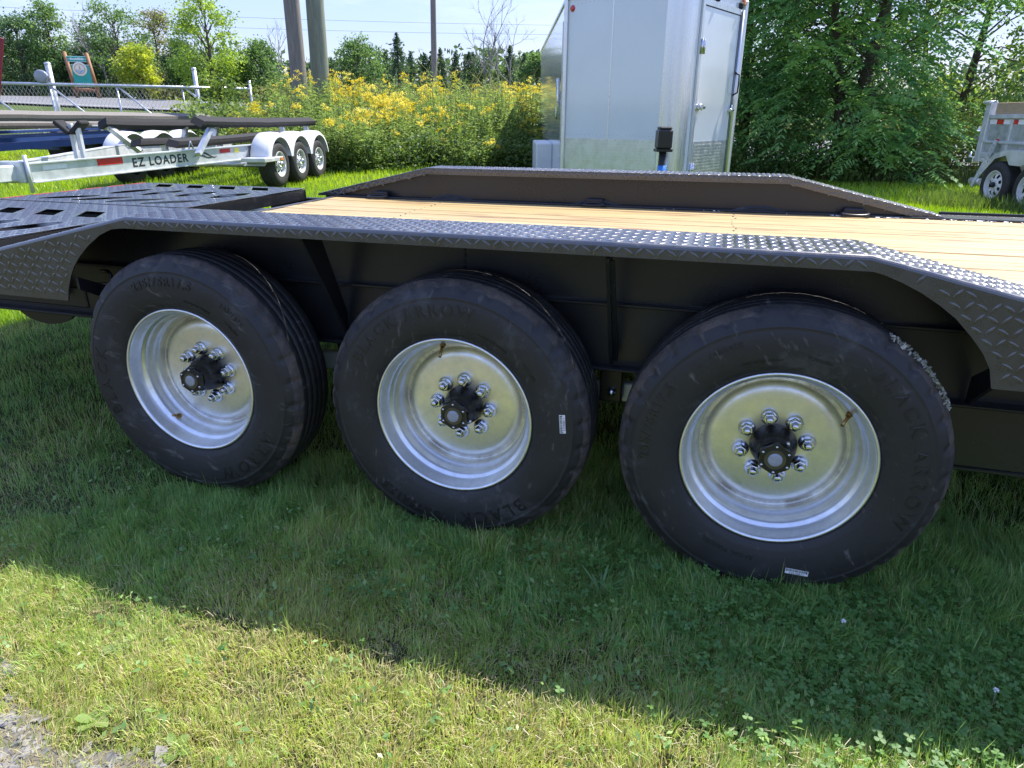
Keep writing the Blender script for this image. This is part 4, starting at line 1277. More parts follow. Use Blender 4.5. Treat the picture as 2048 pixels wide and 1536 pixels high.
# rounded bright nose cap
mb = MB(); V = []; F = []
prof = [(p[0] * 1.0, p[1] - .006) for p in NOSE]
prof = [(-.10, -1.140)] + prof + [(.245, -1.062)]
for p in prof: V += [(p[0], p[1], EZ0 + .01), (p[0], p[1], EZ1 - .005)]
for i in range(len(prof) - 1): F.append((2 * i, 2 * i + 2, 2 * i + 3, 2 * i + 1))
mb.add(V, F, True); mb.build('nose_cap', MATS['aluminium'], EN)
def on_face(a, b, s, off, z):
    """Point at distance s along a face from a to b, pushed out by off."""
    d = Vector((b[0] - a[0], b[1] - a[1], 0)).normalized(); n = Vector((d.y, -d.x, 0))
    return Vector((a[0], a[1], 0)) + d * s + n * off + Vector((0, 0, z)), d, n
def face_box(mb, a, b, s0, s1, z0, z1, off, th):
    c, d, n = on_face(a, b, (s0 + s1) / 2, off + th / 2, (z0 + z1) / 2)
    R = np.array([[d.x, n.x, 0], [d.y, n.y, 0], [0, 0, 1]])
    mb.box(c, (s1 - s0, th, z1 - z0), R)
FLEN = math.hypot(.865, 1.10); FLEN_L = math.hypot(1.005, 1.17)
# stone guards
def guard(a, b, s0, s1, z0, z1, name, parent, rows):
    mb = MB(); face_box(mb, a, b, s0, s1, z0, z1, .002, .003)
    c, d, n = on_face(a, b, s0, .0055, z0)
    if rows == 'tread': tread(mb, tuple(c), tuple(d), (0, 0, 1), tuple(n), s1 - s0, z1 - z0, sp=.034, H=.002)
    else:
        for k in range(int((z1 - z0) / .036)): face_box(mb, a, b, s0 + .01, s1 - .01, z0 + .01 + k * .036, z0 + .026 + k * .036, .005, .004)
    return mb.build(name, MATS['aluminium_tread'], parent)
g = guard(PL[0], PL[1], .02, FLEN_L - .05, EZ0 + .01, .95, 'stone_guard', EN, 'tread')
mb = MB()
for k in range(10): 
    c, d, n = on_face(PL[0], PL[1], .08 + k * .135, .006, .935)
    R = np.array([[d.x, n.x, 0], [d.y, n.y, 0], [0, 0, 1]]); mb.box(c, (.012, .006, .012), R, .003)
tag(mb.build('rivets', MATS['bolt_zinc'], g), kind='stuff')
for z in (2.44, .99):
    mb = MB()
    for k in range(22):
        c, d, n = on_face(PL[0], PL[1], .05 + k * .066, .001, z); mb.box(c, (.009, .004, .009), np.array([[d.x, n.x, 0], [d.y, n.y, 0], [0, 0, 1]]), .002)
    tag(mb.build('rivet_row', MATS['bolt_zinc'], EN), kind='stuff')
mb = MB(); face_box(mb, PL[0], PL[1], .74, .757, .96, EZ1 - .01, .0005, .002); mb.build('panel_seam', MATS['aluminium'], EN)
# corner trims
for (x, y, w) in ((-1.08, -.012, .05), (1.08, -.012, .05)):
    mb = MB(); mb.box((x, y, (EZ0 + EZ1) / 2), (w, .06, EZ1 - EZ0 + .004), bev=.012); mb.build('corner_trim', MATS['aluminium'], EN)
# front door in the right-hand nose face
DS0, DS1, DZ0, DZ1 = .20, FLEN - .16, EZ0 + .03, 2.33
mb = MB()
face_box(mb, PR[0], PR[1], DS0 - .055, DS0, DZ0 - .02, DZ1 + .06, .003, .022); face_box(mb, PR[0], PR[1], DS1, DS1 + .055, DZ0 - .02, DZ1 + .06, .003, .022)
face_box(mb, PR[0], PR[1], DS0 + .001, DS1 - .001, DZ1, DZ1 + .06, .003, .020)
fr = mb.build('door_frame', MATS['aluminium'], EN)
mb = MB(); face_box(mb, PR[0], PR[1], DS0 + .012, DS1 - .012, DZ0, DZ1 - .012, .003, .014); dr = mb.build('door', MATS['white_paint'], EN)
mb = MB()
for s0, s1, z0, z1 in ((DS0 + .001, DS0 + .011, DZ0, DZ1 - .001), (DS1 - .011, DS1 - .001, DZ0, DZ1 - .001), (DS0 + .012, DS1 - .012, DZ1 - .011, DZ1 - .001)): face_box(mb, PR[0], PR[1], s0, s1, z0, z1, .003, .016)
mb.build('door_seal', MATS['black_rubber'], dr)
guardd = guard(PR[0], PR[1], DS0 + .03, DS1 - .03, DZ0 + .01, .93, 'door_guard', dr, 'bars')
guardd.location = (0, 0, 0)
for v in guardd.data.vertices:
    c, d, n = on_face(PR[0], PR[1], 0, .0165, 0); v.co += n * .0165
for z in (1.92, .62):
    for s0, nm in ((DS0 - .02, 'hinge'), (DS0 + .035, 'hinge')):
        mb = MB(); c, d, n = on_face(PR[0], PR[1], s0, .035, z); mb.tube([c - Vector((0, 0, .075)), c + Vector((0, 0, .075))], .014, 8); mb.build(nm, MATS['bolt_zinc'], dr)
mb = MB(); c, d, n = on_face(PR[0], PR[1], DS0 + .06, .05, 1.30)
mb.tube([c - n * .04, c + n * .02], .035, 12); mb.tube([c - d * .05, c + d * .09], .022, 10); mb.build('lock', MATS['bolt_zinc'], dr)
mb = MB(); c, d, n = on_face(PR[0], PR[1], DS1 - .02, .04, 1.28); mb.tube([c - d * .06, c + d * .05], .020, 10); mb.tube([c + Vector((0, 0, .06)), c - Vector((0, 0, .06))], .012, 8); mb.build('latch', MATS['bolt_zinc'], dr)
mb = MB(); c, d, n = on_face(PR[0], PR[1], DS1 + .028, .04, (EZ0 + EZ1) / 2); mb.tube([c + Vector((0, 0, -.95)), c + Vector((0, 0, .95))], .016, 8); mb.build('lock_bar', MATS['aluminium'], dr)
mb = MB(); c, d, n = on_face(PR[0], PR[1], DS1 + .01, .05, 1.58)
mb.tube([c - n * .03 + Vector((0, 0, .13)), c + n * .03 + Vector((0, 0, .10)), c + n * .035, c + n * .03 - Vector((0, 0, .10)), c - n * .03 - Vector((0, 0, .13))], .010, 8); mb.build('grab_handle', MATS['black_rubber'], EN)
for s_ in (.52, FLEN - .18):
    mb = MB(); c, d, n = on_face(PR[0], PR[1], s_, .02, 2.425); mb.box(c, (.05, .05, .07), np.array([[d.x, n.x, 0], [d.y, n.y, 0], [0, 0, 1]]), .012); mb.build('door_stop', MATS['black_rubber'], EN)
# lamps
mb = MB(); c, d, n = on_face(PL[0], PL[1], .10, .012, 2.40); mb.lathe([(.0001, .0), (.03, -.002), (.036, .006), (.036, .02)], 16, (0, 0, 0))
o = mb.build('marker_lamp', MATS['red_reflector'], EN, loc=c, rot=(0, 0, math.atan2(d.y, d.x)))
mb = MB(); mb.box((-1.084, .20, 2.38), (.016, .06, .06), bev=.006); mb.build('marker_lamp', MATS['print_black'], EN)
mb = MB(); c, d, n = on_face(PR[0], PR[1], FLEN - .06, .015, 2.47); mb.box(c, (.10, .03, .05), np.array([[d.x, n.x, 0], [d.y, n.y, 0], [0, 0, 1]]), .006); mb.build('marker_lamp', MATS['amber_lens'], EN)
# left side: narrow side door, pull loop, wheel arch box
mb = MB(); mb.box((-1.080, .62, 1.45), (.012, .75, 1.75), bev=.004); sd = mb.build('side_door', MATS['white_paint'], EN)
mb = MB(); mb.box((-1.092, .25, 1.50), (.018, .035, 1.6)); mb.build('side_trim', MATS['aluminium'], sd)
mb = MB(); mb.tube([(-1.09 - .03 * (0 < k < 12), .62 + .10 * math.cos(k * math.pi / 6) , 1.42 + .24 * math.sin(k * math.pi / 6)) for k in range(13)], .02, 8); mb.build('pull_loop', MATS['bolt_zinc'], sd)
mb = MB(); mb.box((-1.20, 3.1, .56), (.26, 1.75, .50), bev=.02); mb.build('wheel_cover', MATS['white_plastic'], EN)
for y in (2.75, 3.5):
    mb = MB(); mb.lathe([(.17, -.10), (.30, -.11), (.33, -.06), (.33, .06), (.30, .11), (.17, .10)], 28, (-1.19, y, .33), axis='X'); mb.build('wheel', MATS['trailer_tyre'], EN)
# tongue and jack
mb = MB(); mb.bar((-.75, -.2, .42), (0, -1.95, .42), .07, .10); mb.bar((.75, -.2, .42), (0, -1.95, .42), .07, .10); mb.box((0, -2.1, .44), (.09, .35, .10), bev=.01); mb.build('tongue', MATS['black_paint'], EN)
mb = MB(); mb.tube([(-.13, -1.62, .30), (-.13, -1.62, .88)], .040, 12); jk = mb.build('jack_post', MATS['black_rubber'], EN)
mb = MB(); mb.tube([(-.13, -1.62, .42), (-.13, -1.62, .71)], .045, 12); mb.tube([(-.13, -1.62, .10), (-.13, -1.62, .42)], .034, 10); mb.build('jack_sleeve', MATS['jack_blue'], jk)
mb = MB(); mb.box((-.13, -1.62, .975), (.15, .20, .20), bev=.02); mb.box((-.13, -1.62, 1.085), (.13, .17, .03), bev=.012); mb.box((-.13, -1.62, .865), (.17, .18, .03), bev=.005); mb.build('jack_head', MATS['hub_black'], jk)
mb = MB(); mb.box((-.13, -1.62, .05), (.16, .16, .02)); mb.tube([(-.13, -1.62, .05), (-.13, -1.62, .12)], .03, 8); mb.build('jack_foot', MATS['bolt_zinc'], jk)

# ================================================================== small trailer wheels shared by the parked trailers
def small_wheel(parent, loc, rz, R=.33, W=.2, rim=.19, rimmat='galvanized_light', spokes=8, name='wheel'):
    """Outer face towards local -Y."""
    w = link(name, None, parent, loc, (0, 0, rz))
    mb = MB(); prof = [(rim, -.02), (rim + .02, -.028), (rim + .06, -.034), (R - .05, -.030), (R - .02, -.012), (R - .006, .006), (R, .02)]
    t = list(prof)
    for k in range(4): t += [(R, .03 + k * .035), (R - .006, .045 + k * .035), (R, .052 + k * .035)]
    t += [(R, W - .03), (R - .02, W - .01), (R - .06, W), (rim, W - .01)]
    mb.lathe(t, 40); mb.build('tyre', MATS['trailer_tyre'], w)
    mb = MB(); mb.lathe([(rim + .004, -.02), (rim + .002, -.028), (rim - .008, -.028), (rim - .016, .0), (rim - .022, .035), (rim - .04, .04), (rim - .055, .02)], 36)
    ro, ri = rim - .055, rim * .42
    n = spokes
    for k in range(n):                                     # pressed spokes with openings between
        a0 = 2 * math.pi * k / n
        V = []
        for r_, h_, y_ in ((ro + .004, .30, .021), ((ro + ri) / 2, .24, -.004), (ri, .5, .002)):
            for s_ in (-1, 1): V.append((r_ * math.cos(a0 + s_ * h_ * 2 * math.pi / n), y_, r_ * math.sin(a0 + s_ * h_ * 2 * math.pi / n)))
        mb.add(V, [(0, 1, 3, 2), (2, 3, 5, 4)])
    mb.lathe([(ri + .002, .002), (ri * .8, -.006), (.0001, -.006)], 24)
    mb.build('rim', MATS[rimmat], w, smooth=False)
    mb = MB(); mb.lathe([(.0001, .07), (rim - .03, .07)], 24); mb.build('brake_drum', MATS['black_rubber'], w)
    mb = MB(); mb.lathe([(.045, -.004), (.043, -.04), (.036, -.062), (.0001, -.066)], 16); mb.build('hub', MATS['bolt_zinc' if rimmat != 'white_plastic' else 'black_rubber'], w)
    mb = MB()
    for k in range(6): mb.lathe([(.009, -.004), (.009, -.018), (.0001, -.02)], 6, (ri * .78 * math.cos(k * 1.047), 0, ri * .78 * math.sin(k * 1.047)), smooth=False)
    tag(mb.build('lug_nuts', MATS['bolt_zinc'], w), kind='stuff')
    return w

# ================================================================== galvanised triple-axle boat trailer
bz = .17
BT = thing('boat_trailer', 'empty galvanized boat trailer with three axles, white fenders and carpeted bunks', 'trailer', (-8.12, 8.32, 0), rad(10))
def rail(side):
    s = side
    mb = MB()
    pts = [(.10 * s, -4.30, .615), (.95 * s, -1.15, .70), (.95 * s, 2.0, .70)]
    for a, b in zip(pts, pts[1:]): mb.bar(a, b, .07, .19, bev=.006)
    # flanges top and bottom: a channel section
    for a, b in zip(pts, pts[1:]):
        for dz in (-.095, .095): mb.bar((a[0] + .01 * s, a[1], a[2] + dz), (b[0] + .01 * s, b[1], b[2] + dz), .10, .012)
    return mb.build('side_rail', MATS['galvanized_light'], BT)
RN = rail(1); RF = rail(-1)
mb = MB(); mb.box((0, -4.75, .62), (.12, .95, .16), bev=.01); mb.box((.0, -4.36, .63), (.26, .10, .22), bev=.01); mb.tube([(.15, -4.36, .42), (.15, -4.36, .80)], .02, 8); mb.build('tongue', MATS['galvanized_light'], BT)
for y in (-2.9, -1.1, 0.5, 1.9):
    hw = .95 if y > -1.3 else .10 + (y + 4.30) * .27
    MB().box((0, y, .60 if y > -2 else .62), (2 * hw - .05, .08, .10), bev=.006).build('cross_member', MATS['galvanized_light'], BT)
# lettering and decals lie on the outer web of the near rail
ra, rb_ = Vector((.10, -4.30, .615)), Vector((.95, -1.15, .70)); rd = (rb_ - ra).normalized(); rn = rd.cross(Vector((0, 0, 1))).normalized(); ru = rn.cross(rd)
if rn.x < 0: rn = -rn
ru = Vector((0, 0, 1)) - rd * rd.z; ru.normalize()
def on_rail(s, h, off): return ra + rd * s + ru * h + rn * off
def rail_text(body, size, s, h, m, bold, off, parent=RN, name='lettering'):
    return text_mesh(name, body, size, MATS[m], .0008, parent, lambda X, Y, Z: on_rail(s + X, h + Y, off + Z), bold, 0, 3, 1.18)
OFF = .0362
rail_text('EZ LOADER', .145, 1.70, 0.0, 'print_black', .0035, OFF)
def rail_patch(s0, s1, h0, h1, m, name):
    mb = MB(); mb.add([on_rail(s0, h0, OFF + .002), on_rail(s1, h0, OFF + .002), on_rail(s1, h1, OFF + .002), on_rail(s0, h1, OFF + .002)], [(0, 1, 2, 3)]); return mb.build(name, MATS[m], RN)
rail_patch(.80, 1.14, .01, .085, 'red_reflector', 'reflector'); rail_patch(2.72, 2.92, .02, .075, 'red_reflector', 'reflector'); rail_patch(3.00, 3.09, .01, .07, 'yellow_sticker', 'warning_sticker'); rail_patch(.14, .42, .02, .07, 'label_white', 'data_sticker')
mb = MB()
for (s0, amp, h0) in ((2.22, .025, .0), (2.30, .035, .012)):   # swoosh ornament
    V = []; N_ = 16
    for k in range(N_ + 1):
        t = k / N_; s_ = s0 + .36 * t; h = h0 + amp * math.sin(t * 5.5); w = .010 * math.sin(math.pi * t) + .001
        V += [on_rail(s_, h - w, OFF + .002), on_rail(s_, h + w, OFF + .002)]
    mb.add(V, [(2 * k, 2 * k + 2, 2 * k + 3, 2 * k + 1) for k in range(N_)])
mb.build('ornament', MATS['print_black'], RN)
# wheels and fenders
for s in (1, -1):
    for k in range(3):
        y = (k - 1) * .78
        small_wheel(BT, (1.22 * s + (.06 if s > 0 else -.06), y, .51), rad(90 if s > 0 else -90), R=.335, W=.20, rim=.185)
        mb = MB(); V = []; F = []
        angs = np.radians(np.linspace(8, 172, 19))
        for a in angs:
            for x_, rr in ((1.02, .375), (1.05, .405), (1.20, .415), (1.30, .405), (1.335, .375), (1.34, .34)):
                V.append((x_ * s, y + rr * math.cos(a) * 1.05, .56 + rr * math.sin(a)))
        for i in range(len(angs) - 1):
            for j in range(5): F.append((i * 6 + j, i * 6 + j + 1, (i + 1) * 6 + j + 1, (i + 1) * 6 + j))
        mb.add(V, F, True)
        if k == 0:      # front apron of the first fender with its step
            for a_, b_ in (((y - .395, .60), (y - .62, .52)),):
                mb.add([(1.02 * s, a_[0], a_[1] + .02), (1.34 * s, a_[0], a_[1] + .02), (1.34 * s, b_[0], b_[1]), (1.02 * s, b_[0], b_[1])], [(0, 1, 2, 3)])
        fd = mb.build('fender', MATS['white_plastic'], BT)
MB().box((1.20, -1.15, .60), (.36, .62, .06), bev=.008).build('step_plate', MATS['galvanized_light'], BT)
MB().box((1.385, -.90, .60), (.012, .09, .045), bev=.004).build('marker_lamp', MATS['amber_lens'], BT)
MB().box((.95, 2.25, .82), (.35, .28, .10), bev=.01).build('tail_bracket', MATS['galvanized_light'], BT)
MB().box((.95, 2.30, .69), (.42, .25, .14), bev=.01).build('tail_board', MATS['wood_board'], BT)
for x in (.0,):
    for y in (-.78, 0, .78): MB().tube([(-1.2, y, .50), (1.2, y, .50)], .04, 10).build('axle', MATS['galvanized'], BT)
# bunks: carpeted beams, front ends cut on the slant
def bunk(x, y0, z0, y1, z1, w, h, tilt, parent, m='carpet_dark', rows=8, sag=.015):
    mb = MB(); V = []; F = []
    rr = random.Random(int(abs(x * 100)) + int(y0 * 10))
    for i in range(rows + 1):
        t = i / rows; y = y0 + (y1 - y0) * t; z = z0 + (z1 - z0) * t - sag * math.sin(math.pi * t) + rr.uniform(-.004, .004)
        R = rotm('Y', tilt)
        for px_, pz_ in ((-w / 2, -h / 2), (w / 2, -h / 2), (w / 2 + .006, 0), (w / 2, h / 2), (-w / 2, h / 2), (-w / 2 - .006, 0)):
            q = R @ np.array([px_, 0, pz_]); V.append((x + q[0], y + (pz_ * .7 if i == 0 else 0), z + q[2]))
    for i in range(rows):
        for j in range(6): F.append((i * 6 + j, i * 6 + (j + 1) % 6, (i + 1) * 6 + (j + 1) % 6, (i + 1) * 6 + j))
    F += [tuple(range(6)), tuple(range(rows * 6 + 5, rows * 6 - 1, -1))]
    mb.add(V, F, False); return mb.build('bunk', MATS[m], parent)
bunk(.85, -2.16, 1.12, 1.72, 1.11, .15, .085, .45, BT); bunk(-.85, -1.68, 1.09, 1.9, 1.06, .15, .10, -.45, BT)
bunk(-.35, -1.75, .84, 1.5, .84, .16, .085, -.2, BT); bunk(.35, -1.99, .84, 1.5, .90, .16, .09, .2, BT)
for (a, b) in (((.90, -2.35, .72), (.83, -1.74, 1.09)), ((-.62, -1.30, .70), (-.85, -1.59, 1.05)), ((.92, 1.35, .72), (.85, 1.40, 1.07)), ((-.92, 1.35, .72), (-.85, 1.40, 1.04)),
               ((.92, .35, .72), (.85, .38, 1.07)), ((-.92, .35, .72), (-.85, .38, 1.04)), ((.35, -1.1, .62), (.35, -1.1, .80)), ((-.35, -1.1, .62), (-.35, -1.1, .80)), ((.35, .5, .62), (.35, .5, .84)), ((-.35, .5, .62), (-.35, .5, .80))):
    mb = MB(); mb.bar(a, b, .07, .05, up=(0, 1, 0)); mb.bar((a[0], a[1] + .05, a[2]), (b[0], b[1] + .05, b[2]), .07, .006, up=(0, 1, 0)); mb.tube([(b[0] - .04, b[1], b[2] - .02), (b[0] + .04, b[1], b[2] - .02)], .03, 8)
    mb.build('bunk_arm', MATS['galvanized'], BT)
for (x, y) in ((0, -3.40), (.13, -3.46)):
    MB().box((x, y, .90), (.045, .05, .40), bev=.004).build('bow_post', MATS['galvanized_light'], BT)
mb = MB(); R1, R2 = rotm('Y', .7), rotm('Y', -.7)
mb.box((-.06, -3.42, 1.06), (.20, .16, .05), R1, .01); mb.box((.12, -3.42, 1.06), (.20, .16, .05), R2, .01); mb.build('bow_cradle', MATS['carpet_dark'], BT)
mb = MB(); mb.tube([(.5, -1.9, .72), (.52, -1.85, .86), (.55, -1.8, .70), (.58, -1.72, .82), (.6, -1.7, .66)], .016, 8); mb.build('bunk_bolt', MATS['bolt_zinc'], BT)
# ================================================================== blue boat trailer further back, at the left edge
BB = thing('boat_trailer', 'blue boat trailer with long grey-brown carpet bunks at the left, behind the galvanized one', 'trailer', (-11.6, 8.6, 0), rad(4))
for x in (-.85, .85):
    mb = MB(); mb.bar((x, -4.2, .70), (x, 2.6, .86), .09, .11, bev=.006); mb.bar((x, -4.2, .86), (x, 2.6, .97), .07, .05, bev=.004); mb.build('side_rail', MATS['blue_paint'], BB)
for y in (-3.0, -1.2, .6, 2.4): MB().box((0, y, .74 + .02 * y), (1.7, .08, .09), bev=.005).build('cross_member', MATS['blue_paint'], BB)
bunk(1.0, -4.3, 1.19, 2.7, 1.17, .20, .10, .3, BB, 'carpet_grey', 12, .0); bunk(.45, -2.4, 1.06, 2.6, 1.05, .18, .08, .2, BB, 'carpet_grey', 10, .0)
bunk(-.45, -4.3, 1.02, 1.6, 1.04, .18, .09, -.2, BB, 'carpet_grey', 12, .0); bunk(-1.0, -4.0, 1.20, 2.6, 1.18, .20, .10, -.3, BB, 'carpet_grey', 12, .0)
for (x, y) in ((1.0, -2.6), (.95, 1.9), (-.95, 1.9), (-.95, -2.6), (1.0, 2.5)):
    MB().box((x * .93, y, .98), (.10, .13, .34), bev=.006).build('bunk_post', MATS['blue_paint'], BB)
for s in (1, -1):
    for y in (.9, 1.65): small_wheel(BB, (1.15 * s, y, .62), rad(90 if s > 0 else -90), R=.34, rim=.18)
for s in (1, -1): MB().box((1.08 * s, 1.28, 1.0), (.26, 1.7, .02), bev=.005).build('fender', MATS['galvanized_light'], BB)
MB().box((.6, .4, 1.02), (.5, .9, .03), bev=.01).build('tarp_board', MATS['white_plastic'], BB)

# ================================================================== red ramp gate at the left edge
RG = thing('ramp_gate', 'dark red steel ramp gate with cross slats standing at the left picture edge', 'ramp gate', (-13.22, 8.46, tz(-13.2, 8.46)), rad(-30))
for x in (-1.3, .10):
    MB().bar((x, -.10, .35), (x, .42, 2.15), .09, .12, bev=.006).build('stile', MATS['red_paint'], RG)
for k in range(8): 
    t = (k + .5) / 8; MB().box((-.60, -.10 + .52 * t, .35 + 1.8 * t), (1.31, .05, .10), bev=.005).build('slat', MATS['red_paint'], RG)
MB().bar((.12, -.12, .75), (-.25, .30, 1.75), .035, .05).build('brace', MATS['wood_board'], RG)
mb = MB(); mb.box((-.6, -.25, .18), (1.9, .3, .36), bev=.01); mb.build('base_frame', MATS['red_paint'], RG)

# ================================================================== chain-link gate and posts
GA = Vector((-18.30, 14.15)); GB = Vector((-13.22, 16.20)); GL = (GB - GA).length
gz = tz(*((GA + GB) / 2)) - .40
GT = thing('chain_link_gate', 'long galvanized chain-link rolling gate with diagonal braces beyond the boat trailers', 'gate', (GA.x, GA.y, gz), math.atan2(GB.y - GA.y, GB.x - GA.x))
TOP = 1.78; slope = lambda x: -.035 * x
mb = MB(); mb.tube([(-3.2, 0, TOP + .02), (GL, 0, TOP + slope(GL) * .6)], .042, 10); mb.build('top_rail', MATS['galvanized'], GT)
mb = MB(); mb.tube([(-3.2, 0, .16), (GL, 0, .10)], .035, 10); mb.build('bottom_rail', MATS['galvanized'], GT)
VX = [.12, 1.88, 3.62, GL - .01]
for k, x in enumerate(VX):
    mb = MB(); mb.tube([(x, 0, .10), (x, 0, TOP - .04 if k < 3 else TOP + .10)], .026 if k < 3 else .036, 8); mb.build('upright', MATS['galvanized'], GT)
for x0, x1 in ((.15, 1.86), (1.92, 3.58), (3.68, GL - .05), (-1.7, .05)):
    mb = MB(); mb.tube([(x0, -.01, TOP - .08), (x1, -.01, .18)], .026, 8); mb.build('brace', MATS['galvanized'], GT)
V = []; F = []; sp = .105; hgt = TOP - .12; w = .0036
x = -3.2
while x < 3.62:
    for sg in (1, -1):
        xa, xb = x, x + sg * hgt * .62
        za, zb = .14, .14 + hgt
        if xb > 3.62: t = (3.62 - xa) / (xb - xa); xb = 3.62; zb = za + (zb - za) * t
        if xb < -3.2: t = (-3.2 - xa) / (xb - xa); xb = -3.2; zb = za + (zb - za) * t
        b = len(V)
        for q in ((xa, .0, za), (xb, .0, zb)):
            yy = .006 * sg
            V += [(q[0] - w, yy - w, q[2]), (q[0] + w, yy - w, q[2]), (q[0], yy + w, q[2])]
        F += [(b, b + 1, b + 4, b + 3), (b + 1, b + 2, b + 5, b + 4), (b + 2, b, b + 3, b + 5)]
    x += sp
tag(np_mesh('wire_mesh', V, F, MATS['galvanized_light'], None, GT), kind='stuff')
def post(name, label, x, off, h, r, roller=False):
    p = thing(name, label, 'post', (GA.x + (GB.x - GA.x) / GL * x - .12 * 0, GA.y + (GB.y - GA.y) / GL * x + off, gz), math.atan2(GB.y - GA.y, GB.x - GA.x))
    mb = MB(); mb.tube([(0, 0, -.2), (0, 0, h)], r, 12); mb.build('pipe', MATS['galvanized'], p)
    mb = MB(); mb.lathe([(r + .006, h - .03), (r + .008, h + .005), (r * .7, h + .03), (.0001, h + .04)], 14, axis='Z'); mb.build('cap', MATS['galvanized'], p)
    if roller:
        mb = MB(); mb.lathe([(.0001, -.20), (.10, -.20), (.17, -.19), (.17, -.10), (.10, -.09)], 24, (-.16, 0, h - .34)); mb.box((-.07, -.10, h - .34), (.22, .10, .06)); mb.build('roller_cover', MATS['cap_grey'], p)
post('gate_post', 'thick galvanized gate post with a round grey roller cover', .06, .16, 2.28, .075, True)
post('gate_post', 'galvanized gate post without roller at the goldenrod end of the gate', 3.92, .14, 2.18, .06)

# ================================================================== green park sign beyond the road
SG = thing('park_sign', 'green park sign with round emblem between two brown wooden posts, beyond the road', 'sign', (-42.3, 37.9, tz(-42.3, 37.9) - .15), rad(30))
for x in (-.66, .66):
    mb = MB(); lean = -.10; mb.tube([(x + .28, 0, 0), (x, 0, 3.0 if x < 0 else 2.95)], [.13, .12], 12); mb.lathe([(.12, 0), (.09, .06), (.0001, .08)], 12, (x, 0, 3.0 if x < 0 else 2.95), axis='Z'); mb.build('post', MATS['wood_sign'], SG)
mb = MB(); mb.box((.03, -.08, 2.62), (1.16, .06, .32), bev=.02); hd = mb.build('name_board', MATS['sign_green'], SG)
mb = MB(); mb.box((.03, -.114, 2.62), (1.16, .004, .02)); 
for z in (2.785, 2.455): mb.box((.03, -.114, z), (1.17, .01, .022))
rw = random.Random(3); xx = -.36
while xx < .40:                                    # line of white lettering, unreadable at this distance
    ww = rw.uniform(.035, .065); hh = rw.choice((.10, .10, .14)); mb.box((xx + ww / 2, -.117, 2.60 + hh / 2 - .04), (ww, .006, hh)); xx += ww + rw.choice((.012, .012, .03))
mb.build('white_line', MATS['label_white'], hd)
mb = MB(); mb.box((.16, -.08, 1.60), (1.12, .06, 1.36), bev=.02); bd = mb.build('board', MATS['sign_green'], SG)
mb = MB()
for (c, d) in (((.16, -.112, 2.27), (1.14, .01, .025)), ((.16, -.112, .93), (1.14, .01, .025))): mb.box(c, d)
mb.build('board_edge', MATS['label_white'], bd)
mb = MB(); mb.lathe([(.0001, -.17), (.40, -.17), (.43, -.15), (.43, -.11)], 40, (.12, 0, 2.02)); em = mb.build('emblem', MATS['sign_cream'], bd)
mb = MB(); mb.lathe([(.28, -.176), (.33, -.176)], 30, (.12, 0, 2.02)); mb.build('ring', MATS['sign_orange'], em)
mb = MB()
for k, (z, hw) in enumerate(((1.92, .27), (1.84, .24), (1.77, .18))):
    V = []
    for i in range(13):
        t = i / 12; x_ = .12 - hw + 2 * hw * t; zz = z + .03 * math.sin(t * 9 + k); V += [(x_, -.178, zz - .022), (x_, -.178, zz + .022)]
    mb.add(V, [(2 * i, 2 * i + 2, 2 * i + 3, 2 * i + 1) for i in range(12)])
mb.build('waves', MATS['sign_blue'], em)
mb = MB(); mb.add([(.06, -.178, 1.98), (.20, -.178, 1.98), (.13, -.178, 2.28)], [(0, 1, 2)]); mb.build('sail', MATS['sign_orange'], em)
mb = MB(); mb.tube([(-.62, 0, .72), (.90, 0, .72)], .12, 12); mb.build('cross_log', MATS['wood_sign'], SG)

# ================================================================== galvanised dump trailer at the right edge
DZ = tz(4.4, 11.6)
DT = thing('dump_trailer', 'galvanized dump trailer with wooden side board and red-white tape at the right edge', 'trailer', (4.30, 11.46, DZ - .02), rad(-76))
for x in (-.43, .43): small_wheel(DT, (x, -.06, .37), 0, R=.375, W=.22, rim=.225, rimmat='white_plastic', spokes=8)
mb = MB(); mb.box((1.08, .235, 1.115), (5.04, .02, .66)); sidep = mb.build('side_panel', MATS['galvanized'], DT)
for z, h in ((1.43, .07), (1.02, .04), (.80, .09)): 
    MB().box((1.08, .205, z), (5.04, .05, h), bev=.008).build('side_rib', MATS['galvanized_light'], sidep)
for x in (-.80, .2, 1.2): MB().box((x, .212, 1.11), (.06, .035, .56), bev=.006).build('side_stake', MATS['galvanized_light'], sidep)
mb = MB()
for k in range(12):
    if k % 2: continue
for k in range(12):
    MB().box((-1.32 + k * .19, .218, 1.345), (.19, .004, .075)).build('tape', MATS['red_reflector' if k % 2 else 'label_white'], sidep)
MB().box((1.06, .25, 1.555), (4.84, .04, .19), bev=.006).build('side_board', MATS['wood_board'], DT)
mb = MB(); mb.box((-1.50, .24, 1.17), (.13, .12, .98), bev=.01); mb.box((-1.60, .26, 1.15), (.07, .10, .92), bev=.008); mb.build('corner_post', MATS['galvanized_light'], DT)
mb = MB(); mb.box((-1.56, 1.3, 1.12), (.05, 2.0, .85)); mb.build('tailgate', MATS['galvanized'], DT)
mb = MB(); mb.box((-1.54, .22, 1.66), (.20, .14, .05), bev=.01); mb.tube([(-1.66, .24, 1.66), (-1.44, .24, 1.66)], .03, 8); mb.build('gate_hinge', MATS['galvanized_light'], DT)
mb = MB(); mb.bar((-1.22, .05, .28), (-1.02, .16, 1.05), .07, .03, up=(0, 1, 0)); 
for k in range(5): mb.box((-1.08 + k * .012, .10, .68 + k * .075), (.05, .03, .03))
mb.build('slide_rail', MATS['galvanized_light'], DT)
